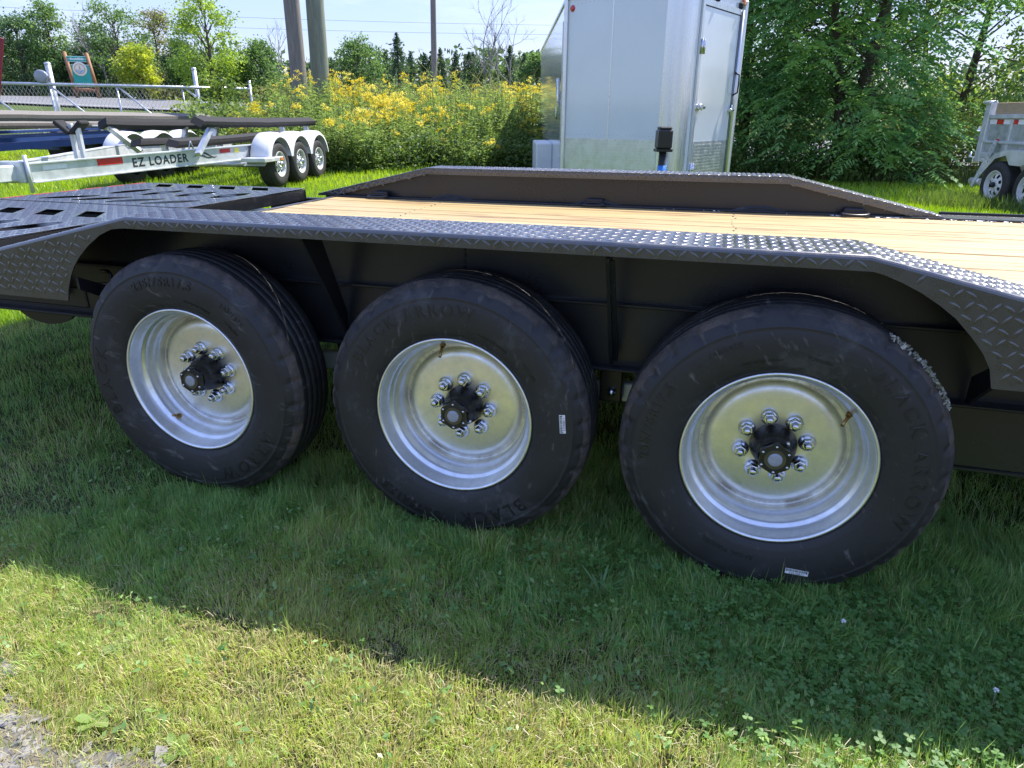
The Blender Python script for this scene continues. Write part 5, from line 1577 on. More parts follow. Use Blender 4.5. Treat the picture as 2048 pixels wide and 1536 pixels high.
mb = MB(); mb.box((-1.68, .22, .70), (.22, .12, .10), bev=.01); mb.tube([(-1.70, .18, .66), (-1.70, .18, .84)], .018, 8); mb.build('gate_latch', MATS['bolt_zinc'], DT)
mb = MB(); mb.tube([(-1.40, .12, .36), (-1.10, .12, .36)], .055, 14); lt = mb.build('tail_lamp', MATS['galvanized_light'], DT)
mb = MB(); mb.lathe([(.0001, -.003), (.04, -.001), (.045, .006)], 16, (-1.402, .12, .36), axis='X'); mb.build('lens', MATS['red_reflector'], lt)
# fender over both wheels with a scalloped lower edge
lo = [(-.80, .50), (-.56, .72), (-.20, .80), (-.14, .60), (0, .55), (.14, .60), (.20, .80), (.66, .80), (.80, .55)]
hi = [(.80, .58), (.70, .88), (-.24, .88), (-.50, .82), (-.84, .52)]
lo = [(-.80, .50), (-.52, .78), (-.26, .84), (-.12, .70), (.18, .70), (.30, .84), (.58, .84), (.80, .60)]; hi = [(.86, .60), (.66, .92), (-.30, .92), (-.56, .86), (-.86, .52)]
mb = MB(); mb.prism(lo + hi, -.10, -.09); 
top = [(-.86, .52), (-.56, .86), (-.30, .92), (.66, .92), (.86, .60)]
for a, b in zip(top, top[1:]): mb.add([(a[0], -.10, a[1]), (b[0], -.10, b[1]), (b[0], .21, b[1]), (a[0], .21, a[1])], [(0, 1, 2, 3)])
mb.build('fender', MATS['galvanized_light'], DT)
mb = MB()
for k in range(3):
    x = .05 + k * .13
    mb.add([(x, .2015, 1.27), (x + .05, .2015, 1.27), (x + .13, .2015, 1.17), (x + .05, .2015, 1.07), (x, .2015, 1.07), (x + .08, .2015, 1.17)], [(0, 1, 2, 5), (5, 2, 3, 4)])
for v in range(len(mb.v)): mb.v[v] = (mb.v[v][0], .222, mb.v[v][2])
mb.build('chevrons', MATS['print_black'], sidep)
mb = MB(); mb.box((-1.10, .222, 1.055), (.10, .003, .03)); mb.box((-1.08, .222, 1.03), (.04, .003, .02)); mb.build('red_badge', MATS['red_reflector'], sidep)
mb = MB(); mb.box((1.4, 1.2, .62), (4.0, 1.6, .14)); mb.build('chassis', MATS['galvanized'], DT)
mb = MB(); mb.box((1.5, 1.25, .82), (4.0, 2.0, .05)); mb.build('floor', MATS['galvanized'], DT)
mb = MB(); mb.box((1.55, 2.30, 1.115), (4.1, .02, .66)); mb.build('side_panel', MATS['galvanized'], DT)
for x in (-.43, .43): small_wheel(DT, (x, 2.56, .37), math.pi, R=.375, W=.22, rim=.225, rimmat='white_plastic', spokes=8)

# ================================================================== dark blue car beyond the trees at the right
CX, CY = 11.6, 32.5
CR = thing('parked_car', 'dark blue car parked beyond the trees, glimpsed left of the dump trailer', 'car', (CX, CY, tz(CX, CY) + .10), rad(8))
prof = [(-2.2, .35), (-2.25, .62), (-2.1, .82), (-1.15, .95), (1.55, .98), (2.1, .90), (2.2, .60), (2.15, .35)]
mb = MB(); mb.prism(prof, -.88, .88); mb.build('body', MATS['car_blue'], CR, bevel=.05)
mb = MB(); mb.add([(-1.15, -.85, .95), (-1.15, .85, .95), (1.75, .85, .98), (1.75, -.85, .98), (-.35, -.70, 1.52), (-.35, .70, 1.52), (1.25, .70, 1.50), (1.25, -.70, 1.50)], [(0, 3, 7, 4), (1, 5, 6, 2), (4, 7, 6, 5), (0, 4, 5, 1), (3, 2, 6, 7)]); mb.build('cabin', MATS['car_blue'], CR)
for s in (-1, 1):
    for q in ([(-.92, .98), (.30, .99), (.30, 1.44), (-.36, 1.44)], [(.38, .99), (1.52, 1.0), (1.18, 1.43), (.38, 1.44)]):
        mb = MB(); mb.add([(x_, s * (.855 - (z_ - .95) * .26) , z_) for x_, z_ in q], [(0, 1, 2, 3)]); o = mb.build('window', MATS['glass_dark'], CR); 
        for v in o.data.vertices: v.co.y += s * .012
mb = MB(); mb.add([(-1.12, -.72, 1.0), (-1.12, .72, 1.0), (-.42, .62, 1.48), (-.42, -.62, 1.48)], [(0, 1, 2, 3)]); o = mb.build('windscreen', MATS['glass_dark'], CR)
for v in o.data.vertices: v.co.x -= .03
for x in (-1.4, 1.4):
    for s in (-1, 1): small_wheel(CR, (x, -.90 if s < 0 else .90, .33), 0 if s < 0 else math.pi, R=.33, rim=.2)
for s in (-1, 1): MB().box((-2.23, .62 * s, .70), (.06, .36, .14), bev=.02).build('headlight', MATS['label_white'], CR)

# ================================================================== utility poles and wires
def upole(label, base, top, r0, r1, m, arms=False):
    bx_, by_ = base
    z0 = tz(bx_, by_); t = thing('utility_pole', label, 'utility pole', (bx_, by_, z0))
    mb = MB(); T = Vector(top) - Vector((bx_, by_, z0)); mb.tube([(0, 0, -.3)] + [tuple(T * k / 6) for k in range(1, 7)], [r0 + (r1 - r0) * k / 6 for k in range(7)], 20); mb.build('shaft', MATS[m], t)
    if arms:
        mb = MB(); mb.tube([(.16, -.05, T.z * .25), (.16, -.05, T.z * .72)], .025, 6); mb.box((.14, -.05, T.z * .70), (.10, .10, .30)); mb.build('conduit', MATS['black_rubber'], t)
        MB().box((T.x, T.y, T.z - .6), (2.2, .12, .14), bev=.01).build('crossarm', MATS['pole_grey'], t)
        for x_ in (-.9, 0, .9): MB().lathe([(.0001, .20), (.05, .18), (.06, .08), (.04, .0)], 10, (T.x + x_, T.y, T.z - .53), axis='Z').build('insulator', MATS['cap_grey'], t)
    return t
upole('weathered grey wooden utility pole, left of the near pair', (-9.385, 12.676), (-9.34, 12.70, 9.5), .175, .15, 'pole_grey')
upole('greenish treated wooden utility pole, right of the near pair', (-9.268, 13.338), (-9.12, 13.42, 10.0), .205, .175, 'pole_green')
upole('slender far utility pole with conduit, behind the goldenrod', (-18.4, 42.0), (-18.2, 42.1, 13.0), .19, .15, 'pole_grey', True)
for k, (a, b, lab) in enumerate((((-90, 50, 12.0), (30, 112, 13.0), 'upper thin power line crossing the sky behind the far pole'), ((-90, 50, 10.9), (30, 112, 12.1), 'lower thin power line crossing the sky behind the far pole'), ((-18.3, 42.0, 12.4), (48, 50, 6.2), 'thin power line at the right edge above the trees'))):
    pts = [tuple(a[i] + (b[i] - a[i]) * t / 24 - (1.2 * math.sin(math.pi * t / 24) if i == 2 else 0) for i in range(3)) for t in range(25)]
    tag(MB().tube(pts, .013, 5).build('power_line', MATS['wire_black']), lab, 'power line', 'power lines')
# ================================================================== vegetation
PAL = {'dark': ((.022, .050, .026), (.055, .095, .035)), 'poplar': ((.045, .090, .028), (.100, .160, .050)), 'round': ((.035, .075, .026), (.085, .140, .040)), 'brown': ((.060, .075, .030), (.120, .115, .050)),
       'yellow': ((.120, .170, .025), (.230, .260, .040)), 'bright': ((.070, .130, .022), (.160, .225, .035)), 'conifer': ((.018, .042, .022), (.050, .085, .035))}

def far_tree(label, kind, x, y, h, hw, seed, group=None):
    r = np.random.RandomState(seed)
    z0 = tz(x, y) - .1
    t = thing({'conifer': 'conifer_tree', 'bare': 'bare_tree'}.get(kind, 'broadleaf_tree'), label, 'tree', (x, y, z0), 0, group)
    mb = MB()
    if kind == 'bare':
        def twig(p, d, L_, rad_, dep):
            q = p + d * L_; mid = p + d * L_ * .5 + Vector(r.normal(0, .03, 3)) * L_
            mb.tube([p, mid, q], [rad_, rad_ * .8, rad_ * .55], 5 if dep > 2 else 3, cap=False)
            if dep == 0: return
            for k in range(3 if dep > 1 else 4):
                nd = (d + Vector(r.normal(0, .42, 3)) + Vector((0, 0, .15))).normalized(); twig(p + d * L_ * r.uniform(.45, 1.0), nd, L_ * r.uniform(.45, .72), rad_ * .5, dep - 1)
        twig(Vector((0, 0, 0)), Vector((r.normal(0, .05), 0, 1)).normalized(), h * .5, .055 + .006 * h, 4)
        mb.build('trunk', MATS['bark_pale'], t); return t
    mb.tube([(0, 0, -.1), (r.normal(0, .1), r.normal(0, .1), h * .45), (r.normal(0, .15), r.normal(0, .15), h * .92)], [.03 + h * .02, .02 + h * .012, .01], 7)
    ca, cb = PAL[kind]
    if kind == 'conifer':
        P = []; T = []
        nb = int(34 * h)
        for k in range(nb):
            q = r.rand() ** .8; zz = h * (.06 + .92 * q); R = hw * (1 - q) ** .85 * r.uniform(.65, 1.15) + .06; a = r.rand() * 6.283
            m = int(8 + R * 26); s_ = np.sqrt(r.rand(m))
            p = np.stack([np.cos(a) * R * s_, np.sin(a) * R * s_, zz - .22 * R * s_ ** 1.6], -1) + r.normal(0, .06 + .03 * R, (m, 3)); P.append(p); T.append(np.full(m, .35 + .3 * r.rand()))
        P = np.concatenate(P); T = np.concatenate(T)
        V, F, C = leaf_quads(P, .16, r, tuple(1.4 * q for q in ca), tuple(1.5 * q for q in cb), .45, .1, T)
    else:
        P = []; T = []
        nc = int(40 + hw * 24)
        tall = kind == 'poplar'
        for k in range(nc):
            q = r.rand(); a = r.rand() * 6.283
            zz = h * (.10 + .86 * q)
            env = math.sin(math.pi * min(1, .14 + .86 * (q * .92))) ** .7 * (1.0 if not tall else .75)
            R = hw * env * math.sqrt(r.uniform(.15, 1.0)) * r.uniform(.8, 1.15)
            c = np.array([math.cos(a) * R, math.sin(a) * R, zz])
            s_ = r.uniform(.16, .34) * (.6 + hw * .28)
            m = int(80 * r.uniform(.6, 1.3)); P.append(c + r.normal(0, 1, (m, 3)) * s_ * np.array([1.1, 1.1, .7])); T.append(np.full(m, r.rand()))
            if k % 2 == 0: mb.tube([(0, 0, max(.2, zz - R * .8 - .3)), tuple(c * np.array([.55, .55, 1]) - np.array([0, 0, .15])), tuple(c)], [.035, .022, .008], 4, cap=False)
        P = np.concatenate(P); T = np.concatenate(T)
        V, F, C = leaf_quads(P, .19, r, tuple(1.6 * q for q in ca), tuple(1.7 * q for q in cb), .6, .3, T)
    mb.build('trunk', MATS['bark'], t)
    np_mesh('crown', V, F, LEAF, C, t)
    return t

FAR = [  # kind, x, y, height, half width, label (None: one of its kind, shared label)
    ('dark', -52.1, 42.2, 5.8, 2.3, 'dark blue-green tree at the far left edge of the treeline'),
    ('poplar', -49.5, 42.4, 7.0, 1.9, 'tall sparse light-leaved tree at the left, highest left of the sign'),
    ('round', -44.9, 44.1, 6.7, 2.9, 'big rounded dark green tree right of the park sign'),
    ('brown', -46.9, 50.5, 7.1, 2.2, 'brownish-green rounded tree behind the gate'),
    ('yellow', -41.5, 42.3, 3.9, 1.3, 'small yellow-green tree right of the park sign'),
    ('dark', -43.1, 48.5, 4.7, 1.5, 'dark narrow tree just left of the tallest bright green tree'),
    ('bright', -35.6, 42.6, 7.0, 2.5, 'tall bright yellow-green tree left of the near utility poles'),
    ('round', -36.7, 46.0, 2.8, 1.8, None), ('round', -33.7, 45.7, 4.1, 1.6, 'green tree just left of the near utility poles'),
    ('conifer', -38.3, 57.1, 3.8, 1.3, None), ('conifer', -37.8, 59.8, 4.2, 1.3, None), ('round', -28.6, 51.2, 4.8, 2.0, 'rounded green tree between the pole pair and the slender far pole'),
    ('conifer', -31.1, 61.2, 4.5, 1.1, None), ('conifer', -28.4, 58.0, 5.7, 1.5, 'tallest pointed conifer, just left of the slender far pole'), ('conifer', -28.6, 64.5, 4.5, 1.3, None),
    ('conifer', -28.4, 67.9, 5.3, 1.2, None), ('conifer', -25.9, 65.6, 4.8, 1.2, None), ('conifer', -25.4, 69.0, 5.0, 1.2, None), ('round', -22.2, 64.8, 5.1, 1.6, None), ('conifer', -20.4, 65.4, 5.4, 1.3, None),
    ('conifer', -20.4, 70.6, 4.9, 1.2, None), ('round', -15.4, 56.4, 4.2, 1.5, 'rounded green tree just left of the white enclosed trailer'), ('round', -48.4, 42.4, 3.4, 1.5, None), ('dark', -46.5, 42.8, 3.5, 1.4, 'low dark tree directly behind the park sign'),
    ('round', -55.5, 42.6, 6.2, 3.1, None), ('bare', -45.8, 42.6, 6.8, 1.0, 'bare pale dead tree with two stems right of the park sign'), ('bare', -44.7, 42.4, 6.2, .9, 'smaller bare dead tree right of the park sign'),
    ('bare', -34.8, 49.8, 5.9, 1.1, 'leafless tree just left of the near utility poles'), ('bare', -19.5, 55.2, 7.5, 1.0, 'leftmost of the four tall bare trees left of the white trailer'),
    ('bare', -18.6, 56.5, 7.5, .9, 'third of the four tall bare trees left of the white trailer'), ('bare', -18.95, 55.4, 7.2, .7, 'second of the four tall bare trees left of the white trailer'),
    ('bare', -17.6, 55.8, 6.9, .7, 'rightmost of the four tall bare trees left of the white trailer'),
    ('conifer', -37.5, 62.3, 4.2, 1.2, None), ('conifer', -36.3, 63.0, 4.2, 1.3, None), ('conifer', -34.2, 64.1, 4.2, 1.3, None), ('conifer', -31.5, 67.6, 5.0, 1.3, None), ('round', -14.6, 62.8, 5.2, 1.9, None),
    ('conifer', -23.6, 63.0, 4.5, 1.4, None), ('conifer', -33.0, 60.5, 3.9, 1.3, None), ('conifer', -26.9, 62.0, 4.2, 1.3, None), ('conifer', -18.5, 63.5, 4.6, 1.3, None), ('round', -40.5, 46.5, 3.6, 1.9, None), ('round', -38.6, 48.5, 3.4, 2.0, None), ('dark', -50.2, 47.5, 4.6, 2.4, 'dark tree behind the red ramp gate')]
ORD = ['first', 'second', 'third', 'fourth', 'fifth', 'sixth', 'seventh', 'eighth', 'ninth', 'tenth', 'eleventh', 'twelfth', 'thirteenth', 'fourteenth', 'fifteenth', 'sixteenth', 'seventeenth', 'eighteenth', 'nineteenth', 'twentieth', 'twenty-first']
RANK = {}
for kd in ('conifer', 'round'):
    for q, i in enumerate(sorted((i for i, t in enumerate(FAR) if t[0] == kd and not t[5]), key=lambda i: (FAR[i][1] - CAM.x) / (FAR[i][2] - CAM.y))): RANK[i] = ORD[q]
for i, (kind, x, y, h, hw, lab) in enumerate(FAR):
    far_tree(lab or ('dark pointed conifer in the distant treeline, ' + RANK[i] + ' such conifer from the left' if kind == 'conifer' else 'low rounded green tree in the distant treeline, ' + RANK[i] + ' such tree from the left'), kind, x, y, h, hw, 100 + i, None if lab else ('conifers of the distant treeline' if kind == 'conifer' else 'low broadleaf trees of the distant treeline'))

# mixed scrub along the far side of the road and behind the goldenrod (one mass)
r = np.random.RandomState(55)
n = 26000; a = np.radians(r.uniform(-58, 24, n)); y = 41.3 + r.rand(n) ** 1.5 * 20; x = CAM.x + (y - CAM.y) * np.tan(a)
zz = terr(x, y) + (.25 + 1.5 * vnoise(x * .5, y * .5, 61)) * r.rand(n) ** .8
V, F, C = leaf_quads(np.stack([x, y, zz], -1), .30, r, (.05, .08, .025), (.17, .16, .06), .4, .0, vnoise(x * .35, y * .35, 62))
tag(np_mesh('scrub', V, F, LEAF, C), 'low brownish-green scrub along the far roadside', 'scrub', None, 'stuff')
# woods closing the view far behind
n = 34000; a = np.radians(r.uniform(-60, 40, n)); d = r.uniform(72, 100, n); x = CAM.x + d * np.sin(a); y = CAM.y + d * np.cos(a)
top = 2.2 + 3.4 * vnoise(x * .16, y * .16, 63) + 1.0 * vnoise(x * .9, y * .9, 64)
V, F, C = leaf_quads(np.stack([x, y, terr(x, y) + top * r.rand(n)], -1), .62, r, (.022, .050, .024), (.065, .105, .040), .55, .1, vnoise(x * .3, y * .3, 65))
tag(np_mesh('distant_wood', V, F, LEAF, C), 'dark distant wood behind the treeline', 'wood', None, 'stuff')

# ---------------------------------------------------------------- goldenrod thicket
def thicket():
    r = np.random.RandomState(91)
    V = []; F = []; C = []; nv = 0
    def put(v, f, c):
        nonlocal nv
        V.append(v); F.append(f + nv); C.append(c); nv += len(v)
    cols_g = ((.075, .150, .040), (.22, .30, .085))
    PV = []; PF = []; PC = []; npv = 0
    n = 0
    while n < 2300:
        a = r.uniform(-40.6, -11.5)
        front = 13.3 + 1.1 * float(vnoise(np.array(a * .35), np.array(3.), 92)) + (1.6 if a < -36 else 0)
        d = front + 6.0 * r.rand() ** 1.5
        ar = math.radians(a); x = CAM.x + d * math.sin(ar); y = CAM.y + d * math.cos(ar)
        z0 = tz(x, y); n += 1
        hh = (.62 + .62 * min(1, (d - front) / 1.6)) * r.uniform(.85, 1.2) * (1.0 + .35 * (float(vnoise(np.array(a * .28), np.array(d * .6), 93)) - .5) * 2)
        if a < -36: hh *= .62
        ln = r.normal(0, .10, 2); tipx, tipy = x + ln[0] * hh, y + ln[1] * hh
        # stem
        w = .006
        put(np.array([(x - w, y, z0), (x + w, y, z0), (tipx + w * .5, tipy, z0 + hh), (tipx - w * .5, tipy, z0 + hh)]), np.array([(0, 1, 2, 3)]), np.tile((.07, .10, .03), (4, 1)))
        # lance leaves up the stem
        m = int(16 + 16 * hh); t = r.uniform(.06, .95, m); az = r.rand(m) * 6.283; L_ = r.uniform(.09, .17, m) * (1.15 - .5 * t); Wd = L_ * r.uniform(.16, .30, m); up = r.uniform(-.25, .75, m)
        b = np.stack([x + (tipx - x) * t, y + (tipy - y) * t, z0 + hh * t], -1); e = np.stack([np.cos(az), np.sin(az), up], -1); s_ = np.stack([-np.sin(az), np.cos(az), r.normal(0, .3, m)], -1)
        q = np.stack([b, b + e * (L_ * .45)[:, None] + s_ * (Wd * .5)[:, None], b + e * L_[:, None] - np.array([0, 0, 1]) * (L_ * .25)[:, None], b + e * (L_ * .45)[:, None] - s_ * (Wd * .5)[:, None]], 1).reshape(-1, 3)
        put(q, np.arange(m * 4).reshape(-1, 4), np.repeat(mixcol(np.clip(r.rand(m) * .8 + .2 * r.rand(), 0, 1), *cols_g), 4, 0))
        # plume
        fl = float(vnoise(np.array(a * .55), np.array(d * .8), 94))
        if r.rand() < (.14 + 1.0 * (fl - .42)) * (1.05 if d - front > .7 else .22) * (a > -37.6):
            col = mixcol(r.rand(1), (.50, .43, .035), (.68, .62, .14))[0]
            k = r.randint(5, 9)
            for j in range(k):
                aa = r.rand() * 6.283; Ls = r.uniform(.07, .17); e0 = np.array([math.cos(aa), math.sin(aa), r.uniform(.25, .9)]); c0 = np.array([tipx, tipy, z0 + hh * r.uniform(.90, 1.02)])
                mm = r.randint(12, 20); tt = r.rand(mm)
                p = c0 + e0 * (Ls * tt)[:, None] - np.array([0, 0, 1]) * (Ls * .5 * tt ** 2)[:, None] + r.normal(0, .014, (mm, 3))
                v_, f_, c_ = leaf_quads(p, .030, r, tuple(col * .85), tuple(col * 1.15), .7, .3)
                PV.append(v_); PF.append(f_ + npv); PC.append(c_); npv += len(v_)
    return np.concatenate(V), np.concatenate(F), np.concatenate(C), np.concatenate(PV), np.concatenate(PF), np.concatenate(PC)
V, F, C, PV, PF, PC = thicket()
gd = np_mesh('goldenrod_thicket', V, F, LEAF, C)
tag(gd, 'dense thicket of leafy goldenrod with yellow plumes behind the boat trailer', 'goldenrod', None, 'stuff')
tag(np_mesh('flower_plumes', PV, PF, PETAL, PC, gd), kind='stuff')
# broad leafy undergrowth inside the thicket
r = np.random.RandomState(95); n = 15000
a = r.uniform(-40.6, -11.5, n); d = 13.5 + 4.5 * r.rand(n) ** 1.3 + np.where(a < -36, 1.5, 0); x = CAM.x + d * np.sin(np.radians(a)); y = CAM.y + d * np.cos(np.radians(a))
hgt = .25 + .65 * vnoise(x * 1.1, y * 1.1, 96) + .12 * (d - 13.5)
V, F, C = leaf_quads(np.stack([x, y, terr(x, y) + hgt * r.rand(n)], -1), .085, r, (.045, .090, .025), (.14, .20, .045), .65, .25, vnoise(x * 1.5, y * 1.5, 97))
tag(np_mesh('undergrowth', V, F, LEAF, C, gd), kind='stuff')

# reeds arching out of the thicket
def reeds(label, cx, cy, n, spread, h, seed, col=((.16, .19, .06), (.30, .30, .13))):
    r = np.random.RandomState(seed); V = []; F = []; C = []
    for k in range(n):
        x, y = cx + r.normal(0, spread), cy + r.normal(0, spread * .6); z0 = tz(x, y); az = r.normal(2.9 if r.rand() < .45 else .3, .5); hh = h * r.uniform(.65, 1.1); bend = r.uniform(.15, .75); w = r.uniform(.008, .015)
        c = mixcol(r.rand(1), *col)[0]; b = len(V); N_ = 7
        for i in range(N_):
            t = i / (N_ - 1); ww = w * (1 - t * .9)
            p = np.array([x + math.cos(az) * bend * hh * t ** 2.2, y + math.sin(az) * bend * hh * .4 * t ** 2.2, z0 + hh * (t - .35 * bend * t ** 3)])
            V += [p - np.array([ww, 0, 0]), p + np.array([ww, 0, .3 * ww])]; C += [c, c]
        for i in range(N_ - 1): F.append((b + 2 * i, b + 2 * i + 1, b + 2 * i + 3, b + 2 * i + 2))
    tag(np_mesh('reed_clump', V, F, LEAF, C), label, 'reeds', None, 'stuff')
reeds('arching tan reeds left of the slender far pole', -9.6, 15.6, 46, .55, 2.25, 201)
reeds('tall arching reeds between the far pole and the white trailer', -6.7, 16.4, 90, .85, 2.35, 202)
reeds('few pale reeds beside the greenish pole', -9.9, 14.2, 16, .35, 1.95, 203)
for k, (x, y, h) in enumerate(((-7.2, 15.0, 1.55), (-6.8, 15.1, 1.62), (-6.5, 15.0, 1.70), (-6.2, 15.2, 1.6), (-5.9, 15.1, 1.66), (-7.6, 15.1, 1.5))):
    t = thing('cattail', 'brown cattail spike among the goldenrod, ' + ['second', 'third', 'fourth', 'fifth', 'sixth', 'first'][k] + ' cattail from the left', 'cattail', (x, y, tz(x, y)), 0, 'cattails in the goldenrod')
    MB().tube([(0, 0, 0), (.03, 0, h)], [.007, .004], 5).build('stem', MATS['pole_green'], t); MB().tube([(.028, 0, h - .02), (.03, 0, h), (.032, 0, h + .16), (.032, 0, h + .18)], [.006, .014, .014, .004], 7).build('spike', MATS['bark'], t)

def shrub(name, label, x, y, h, hw, n, size, cola, colb, seed, group=None, stems=6):
    r = np.random.RandomState(seed); z0 = tz(x, y); t = thing(name, label, 'shrub', (x, y, z0), 0, group)
    mb = MB(); P = []; T = []
    for k in range(stems * 3):
        a = r.rand() * 6.283; R = hw * math.sqrt(r.rand()); q = r.uniform(.25, 1); c = np.array([math.cos(a) * R, math.sin(a) * R, h * q * (1 - .35 * (R / hw) ** 2)])
        mb.tube([(c[0] * .15, c[1] * .15, 0), tuple(c * np.array([.6, .6, .6])), tuple(c)], [.014, .010, .004], 4, cap=False)
        m = n // (stems * 3); tt = r.rand(m)[:, None] ** .6
        P.append(c * np.array([.75, .75, .55]) * (1 - tt) + c * tt + r.normal(0, 1, (m, 3)) * np.array([.16, .16, .13]) * (.5 + hw * .5)); T.append(np.full(m, r.rand()))
    P = np.concatenate(P); P[:, 2] = np.abs(P[:, 2])
    mb.build('stems', MATS['bark'], t)
    V, F, C = leaf_quads(P, size, r, cola, colb, .62, .3, np.concatenate(T)); np_mesh('foliage', V, F, LEAF, C, t)
shrub('leafy_shrub', 'green leafy shrub at the goldenrod end of the chain-link gate', -13.2, 15.3, 1.75, 1.0, 2600, .10, (.05, .10, .025), (.14, .20, .04), 301)
shrub('leafy_shrub', 'pale leafy shrub poking through the gate mesh', -14.3, 15.0, 1.25, .55, 1000, .10, (.08, .14, .03), (.19, .25, .05), 302)

# ---------------------------------------------------------------- trees at the right, with compound leaves
def pinnate(base, d, L_, r, cola, colb, T, pairs=6, lf=.29, wf=.40):
    """Compound leaves: base (n,3), direction d (n,3), length L_ (n). Each leaflet a four-point blade."""
    n = len(base); V = []; C = []
    s_ = unit(np.cross(d, np.array([0, 0, 1.0]) + r.normal(0, .25, (n, 3)))); up = np.cross(s_, d)
    droop = r.uniform(.3, .95, n)[:, None]
    c0 = mixcol(np.clip(T + r.normal(0, .15, n), 0, 1), cola, colb)
    Lc = L_[:, None]
    for j in range(pairs * 2 + 1):
        if j == pairs * 2: t, sd = 1.0, 0
        else: t, sd = .24 + .70 * (j // 2) / (pairs - 1), 1 if j % 2 else -1
        p = base + d * Lc * t - np.array([0, 0, 1.]) * Lc * droop * t * t
        ld = unit(d * (.55 if sd else 1) + s_ * sd * .95 - np.array([0, 0, 1.]) * (.18 + droop * .6) + r.normal(0, .12, (n, 3)))
        l = Lc * lf * (1 - .35 * abs(t - .55)) * r.uniform(.85, 1.15, (n, 1)); w = l * wf
        wd = unit(np.cross(ld, up)); 
        V.append(np.stack([p, p + ld * l * .42 + wd * w * .5, p + ld * l, p + ld * l * .42 - wd * w * .5], 1)); C.append(np.repeat(c0[:, None, :], 4, 1))
    V = np.concatenate(V, 0).reshape(-1, 3); C = np.concatenate(C, 0).reshape(-1, 3)
    return V, np.arange(len(V)).reshape(-1, 4), C

def near_tree(name, label, x, y, stems, boughs, reach, z_lo, z_hi, leaves, seed, cola, colb, mode='pinnate', Ll=(.42, .68), size=.11):
    r = np.random.RandomState(seed); z0 = tz(x, y) - .05; t = thing(name, label, 'tree', (x, y, z0))
    mb = MB(); axes = []
    for (dx, dy, tx, ty, hh, r0) in stems:
        pts = [Vector((dx, dy, 0)), Vector((dx + tx * .3, dy + ty * .3, hh * .3)) + Vector(r.normal(0, .05, 3)), Vector((dx + tx * .7, dy + ty * .7, hh * .65)) + Vector(r.normal(0, .08, 3)), Vector((dx + tx, dy + ty, hh))]
        mb.tube(pts, [r0 * 1.25, r0, r0 * .65, r0 * .25], 12); axes.append(pts)
    mb.build('trunk', MATS['bark'], t)
    mb = MB(); B = []; D = []; T = []
    for k in range(boughs):
        pts = axes[k % len(axes)]; q = r.rand(); zz = z_lo + (z_hi - z_lo) * q
        hh = pts[-1].z; f = min(.98, zz / hh); i = min(2, int(f * 3)); p0 = pts[i].lerp(pts[i + 1], f * 3 - i)
        az = r.rand() * 6.283 if r.rand() < .4 else -1.57 + r.normal(0, .9); R = reach * (.55 + .55 * math.sin(math.pi * (.15 + .7 * q))) * r.uniform(.55, 1.1)
        e = Vector((math.cos(az), math.sin(az), 0)); rise = r.uniform(.1, 1.0); sag = r.uniform(.2, .95)
        bp = [p0 + e * R * s_ + Vector((0, 0, 1)) * (rise * R * s_ - sag * R * s_ * s_) + Vector(r.normal(0, .04, 3)) * s_ for s_ in (0, .25, .5, .75, 1.0)]
        if min(b_.z for b_ in bp) < .35:
            for b_ in bp: b_.z = max(b_.z, .35 + .2 * r.rand())
        mb.tube(bp, [.028, .020, .013, .008, .003], 5, cap=False)
        tone = r.rand()
        for m in range(leaves):
            s_ = r.uniform(.30, 1.0); j = min(3, int(s_ * 4)); p = bp[j].lerp(bp[j + 1], s_ * 4 - j)
            side = Vector((-e.y, e.x, 0)) * r.normal(0, .75) + e * r.uniform(.1, 1.0) + Vector((0, 0, r.uniform(-.15, .55)))
            off = Vector(r.normal(0, .17, 3)) + side.normalized() * r.uniform(0, .3)
            B.append(p + off); D.append(side.normalized()); T.append(np.clip(tone * .6 + .4 * r.rand(), 0, 1))
    mb.build('branches', MATS['bark'], t)
    B = np.array([tuple(b) for b in B]); D = np.array([tuple(b) for b in D]); T = np.array(T)
    if mode == 'pinnate': V, F, C = pinnate(B, D, r.uniform(*Ll, len(B)), r, cola, colb, T)
    else:
        rep = 7; P = np.repeat(B, rep, 0) + r.normal(0, .10, (len(B) * rep, 3)); V, F, C = leaf_quads(P, size, r, cola, colb, .55, .2, np.repeat(T, rep))
    np_mesh('crown', V, F, LEAF, C, t)
    return t
WA, WB = (.075, .195, .080), (.250, .420, .115)
near_tree('broadleaf_tree', 'large dark tree with feathery compound leaves and leaning trunk, right of the white trailer', 2.60, 17.3, [(0, 0, .55, .3, 6.5, .15), (-.12, .1, -.9, .5, 6.5, .11)], 110, 2.9, .75, 6.3, 25, 401, WA, WB)
near_tree('broadleaf_tree', 'dark feathery-leaved tree partly hidden behind the white trailer', .25, 18.6, [(0, 0, -.3, .2, 6.5, .13), (.3, .1, .9, -.2, 6.2, .09)], 85, 2.5, .7, 6.2, 24, 402, WA, (.19, .34, .10))
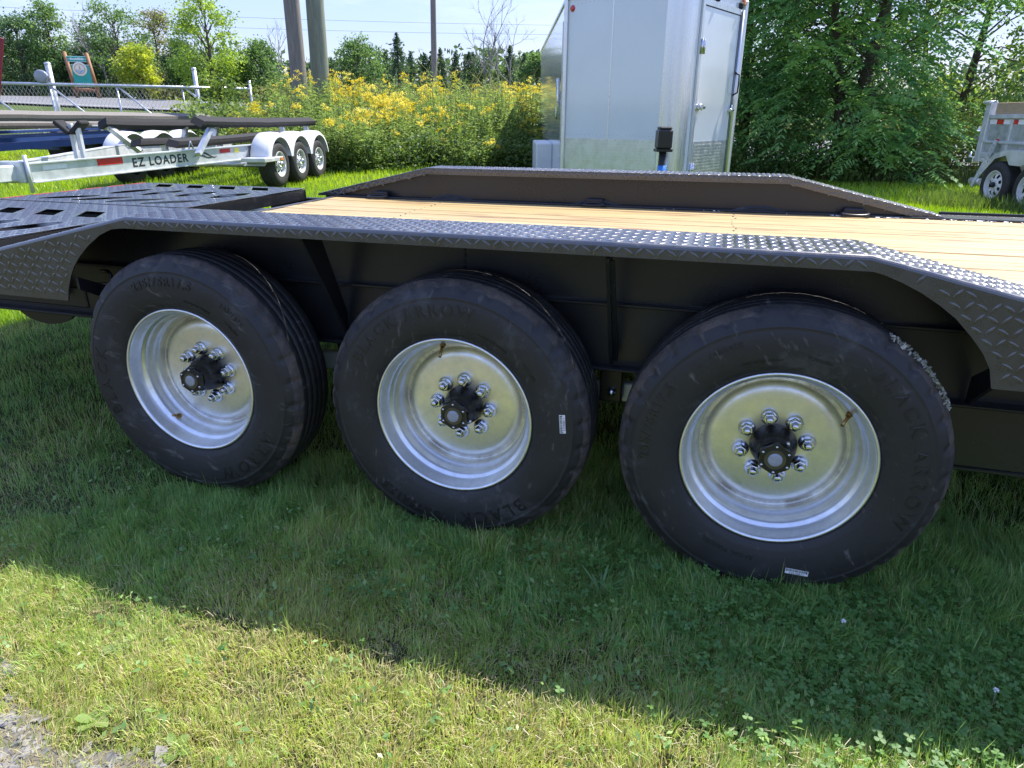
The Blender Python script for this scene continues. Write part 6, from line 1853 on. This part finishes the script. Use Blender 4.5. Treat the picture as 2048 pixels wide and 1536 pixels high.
near_tree('broadleaf_tree', 'loose lighter tree with gaps of sky at the right, above the dump trailer', 5.6, 20.5, [(0, 0, .3, .2, 6.5, .11), (-.4, .2, -1.0, .1, 6.0, .08)], 80, 2.9, .9, 6.6, 26, 403, (.065, .140, .040), (.190, .290, .065), 'ovate', size=.13)
near_tree('broadleaf_tree', 'dark tree in deep shade between the two feathery-leaved trees', 1.5, 21.5, [(0, 0, 1.2, .2, 7, .06)], 80, 2.6, .6, 6.6, 26, 404, (.05, .12, .06), (.13, .24, .08), 'ovate', size=.15)
near_tree('broadleaf_tree', 'light green tree at the far right edge of the picture', 9.2, 20.5, [(0, 0, -.2, 0, 6.0, .10)], 60, 2.4, .8, 5.6, 24, 405, (.07, .15, .04), (.22, .31, .07), 'ovate', size=.13)
for k, (x, y, h, hw, lab) in enumerate(((-.2, 16.6, .95, .8, 'low dark shrub at the foot of the trees beside the white trailer'), (1.2, 16.5, 1.15, .9, 'shrub at the foot of the large tree, left of its trunk'), (2.2, 16.3, .9, .7, 'small shrub in front of the leaning trunk'),
        (3.2, 16.6, 1.25, .8, 'twiggy shrub right of the leaning trunk'), (4.1, 16.9, 1.6, .8, 'yellow-green vine-covered shrub left of the dump trailer'), (4.9, 17.6, 1.9, .9, 'tall sunlit shrub directly behind the dump trailer corner'), (6.2, 17.8, 1.9, 1.1, 'shrub behind the dump trailer side board'), (3.6, 18.4, 1.3, 1.0, 'shaded shrub further back behind the leaning trunk'))):
    lit = k in (4, 5)  # sunlit look put into the leaf colours of these two shrubs
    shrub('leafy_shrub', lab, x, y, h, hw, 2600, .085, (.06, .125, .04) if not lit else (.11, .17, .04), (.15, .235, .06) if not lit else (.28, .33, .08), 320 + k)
# rough uncut grass along the foot of the trees
r = np.random.RandomState(81); n = 9000; x = r.uniform(-1.5, 8.5, n); y = 16.0 + r.rand(n) * 2.0 + .12 * np.abs(x - 2)
blades('rough_grass', np.stack([x, y, terr(x, y)], -1), r.uniform(.15, .55, n), r.uniform(.008, .016, n), mixcol(r.rand(n), (.05, .10, .02), (.15, .18, .05)), GRASS, 82, .35, label='rough uncut grass along the foot of the trees')
